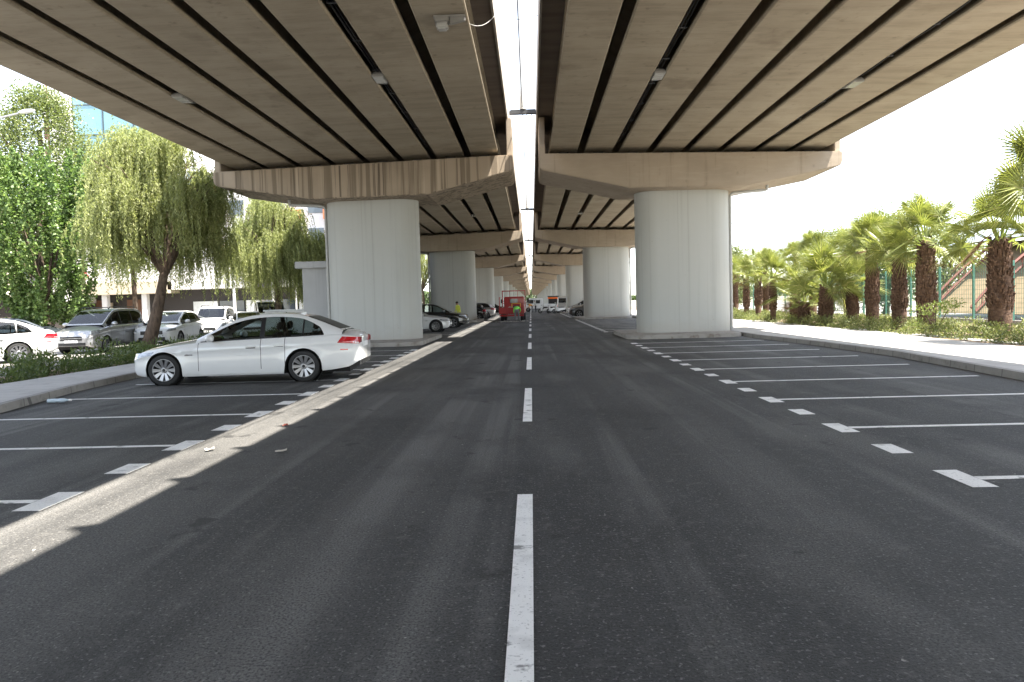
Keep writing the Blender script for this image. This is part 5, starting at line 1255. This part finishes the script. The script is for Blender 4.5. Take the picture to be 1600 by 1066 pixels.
# near apartment building at the far left
t = thing('apartment_house', 'grey apartment house with balconies and shops at the far left edge', 'building', (0, 0, 0))
b = MB(); b.box(-50, -34.6, 36, 58, 0, 8.8); b.build('walls', 'grey_render', t)
b = MB(); b.box(-34.59, -34.0, 43.2, 44.6, 3.4, 8.8); b.build('pilaster', 'tan_render', t)
for y_ in (45.2, 48.6, 52):
    for z in (3.9, 6.4):
        b = MB(); b.box(-34.6, -34.5, y_, y_ + 1.1, z + .3, z + 1.8); w_ = b.build('window', 'window_glass', t); b = MB(); b.box(-34.6, -34.45, y_ - .1, y_ + 1.2, z + .2, z + .3); b.box(-34.6, -34.46, y_ - .1, y_, z + .3, z + 1.9); b.box(-34.6, -34.46, y_ + 1.1, y_ + 1.2, z + .3, z + 1.9); b.build('frame', 'white_render', w_)
for z in (3.7, 6.2):
    b = MB(); b.box(-34.6, -33.3, 44.7, 47.0, z - .15, z); bl = b.build('balcony', 'grey_render', t)
    b = MB()
    for q in np.arange(44.75, 47, .14): b.box(-33.34, -33.31, q, q + .02, z, z + .9)
    b.box(-33.36, -33.29, 44.7, 47, z + .88, z + .93); b.build('railing', 'rail_iron', bl)
b = MB(); b.box(-34.6, -34.4, 36, 58, .0, 2.6); b.build('shopfront', 'shop_dark', t)
b = MB(); b.box(-34.6, -34.3, 46.2, 49.2, 2.6, 3.2); b.build('shop_sign', 'sign_black', t)
b = MB()
for k in range(5): b.box(-34.29, -34.28, 46.6 + .45 * k, 46.9 + .45 * k, 2.8, 3.0)
b.build('sign_lettering', 'sign_white', t)
b = MB(); b.box(-34.6, -34.3, 49.4, 53, 2.4, 3.3); b.build('shop_sign', 'sign_white', t)
b = MB(); b.hexa([(-34.4, 41, 3.3), (-32.6, 41, 2.75), (-32.6, 45, 2.75), (-34.4, 45, 3.3), (-34.4, 41, 3.36), (-32.6, 41, 2.81), (-32.6, 45, 2.81), (-34.4, 45, 3.36)]); b.build('awning', 'awning_cloth', t)
t = thing('flag', 'small red flag slanting from the grey apartment house', 'flag', (-34.4, 50.5, 4.0))
b = MB(); b.tube([(0, 0, 0), (.9, 0, .9)], .02, 6); b.build('staff', 'galvanised', t); b = MB(); b.hexa([(.35, -.01, .35), (.9, -.01, .9), (.9, .01, .9), (.35, .01, .35), (.7, -.01, -.15), (1.25, -.01, .4), (1.25, .01, .4), (.7, .01, -.15)]); b.build('cloth', 'sign_red', t)
# street lamp at the left edge
t = thing('street_lamp', 'street lamp arm with a pale oval head above the left trees', 'street lamp', (-22.6, 25.6, 0))
b = MB(); b.tube([(0, 0, 0), (0, 0, 7.8), (.25, 0, 8.4), (1.0, .1, 8.8), (3.2, .3, 9.32)], [.09, .07, .06, .045, .035], 8); b.build('pole', 'galvanised', t, smooth=60)
b = MB(); b.blob((3.5, .33, 9.39), (.34, .12, .075), 14, 8, 0, Matrix.Rotation(-.1, 3, 'Y')); b.build('lamp_head', 'lamp_glass', t, smooth=70)
# posts, banner, cart
for i, (x, y_, h, r_, lab) in enumerate(((-21.3, 48.5, 5.0, .11, 'thick white pole in front of the shopfront, left of the purple banner'), (-18.6, 48.8, 3.4, .08, 'white post right of the purple banner'), (-17.0, 49, 3.0, .06, 'thinner white post nearest the second pepper tree'))):
    b = MB(); b.tube([(0, 0, 0), (0, 0, h)], r_, 8); b.tube([(0, 0, 0), (0, 0, .12)], r_ * 1.7, 8); b.blob((0, 0, h), (r_ * 1.2,) * 3, 8, 6)
    tag(b.build('post', 'sign_white', loc=(x, y_, 0), smooth=50), lab, 'post', 'white posts by the shopfront')
t = thing('banner', 'purple and orange banner on the shop building between white posts', 'banner', (-19.9, 51.6, 3.3))
b = MB(); b.box(-.9, .9, -.03, .0, 0, 2.2); b.build('cloth', 'purple_banner', t); b = MB(); b.box(-.75, -.45, -.045, -.031, .3, 2.0); b.box(.3, .7, -.045, -.031, 1.2, 2.0); b.box(.5, .8, -.045, -.031, .2, .7); b.build('print', 'orange_print', t)
t = thing('notice_board', 'purple notice board with orange stripe behind the people carrier', 'sign', (-24.0, 36.2, 0), math.radians(-30))
b = MB(); b.box(-.95, .95, -.04, .04, .8, 1.75); b.build('board', 'purple_banner', t)
b = MB(); b.box(-.85, .85, -.055, -.041, 1.42, 1.68); b.box(-.4, .4, -.055, -.041, .95, 1.3); b.build('print', 'orange_print', t)
for x in (-.85, .85):
    b = MB(); b.box(x - .04, x + .04, -.03, .03, 0, .8); b.build('leg', 'dark_metal', t)
for i, (x, y_) in enumerate(((-30.6, 37.9), (-29.8, 41.2))):
    b = MB(); b.tube([(0, 0, 0), (0, 0, 1.7)], .06, 8); b.tube([(0, 0, 0), (0, 0, .06)], .11, 8)
    tag(b.build('bollard', 'sign_white', loc=(x, y_, 0), smooth=50), 'slim pale bollard before the dark shops, %s' % ('nearer the left edge' if i == 0 else 'farther from the left edge'), 'bollard', 'bollards by the shops')

# ---------------------------------------------------------------- litter on the tarmac
def scrap(label, loc, rz, mat, sx, sy, seed):
    rg = nprng(seed); b = MB(); n = 5; vs = []
    for i in range(n):
        for j in range(n): vs.append(((i / (n - 1) - .5) * sx + rg.normal() * sx * .06, (j / (n - 1) - .5) * sy + rg.normal() * sy * .06, .012 + abs(rg.normal()) * .014))
    top_ = len(vs); vs += [(x, y_, z - .004) for x, y_, z in vs]
    fs = [(i * n + j, (i + 1) * n + j, (i + 1) * n + j + 1, i * n + j + 1) for i in range(n - 1) for j in range(n - 1)]; fs += [tuple(top_ + q for q in reversed(f)) for f in fs]
    b.add(vs, fs); o = b.build('paper_scrap', mat, loc=loc); o.rotation_euler = (0, 0, rz); return tag(o, label, 'litter', 'litter on the tarmac')
scrap('crumpled beige paper lying on the shaded road between strip and centre line', (-2.82, 7.45, .004), .4, 'paper', .12, .07, 1)
scrap('small dark red wrapper on the road right of the sun strip', (-3.35, 9.05, .004), .2, 'cardboard_red', .07, .05, 2)
scrap('pale scrap lying inside the sun strip', (-3.7, 7.6, .004), .8, 'paper', .09, .07, 3)
t = thing('plastic_bottle', 'crushed clear plastic bottle at the left kerb', 'bottle', (-8.55, 12.0, .05), math.radians(10))
b = MB(); b.lathe([(.0, -.14), (.04, -.138), (.042, -.05), (.034, -.02), (.042, .02), (.04, .07), (.018, .11), (.016, .13)], 12, 0, lambda p, q, h: (h * 1.3, p * 1.2, q * .9)); b.build('shell', 'clear_plastic', t, smooth=50)
b = MB(); b.lathe([(.0, .16), (.02, .16), (.02, .13)], 10, 0, lambda p, q, h: (h * 1.3, p, q)); b.build('cap', 'sign_white', t)
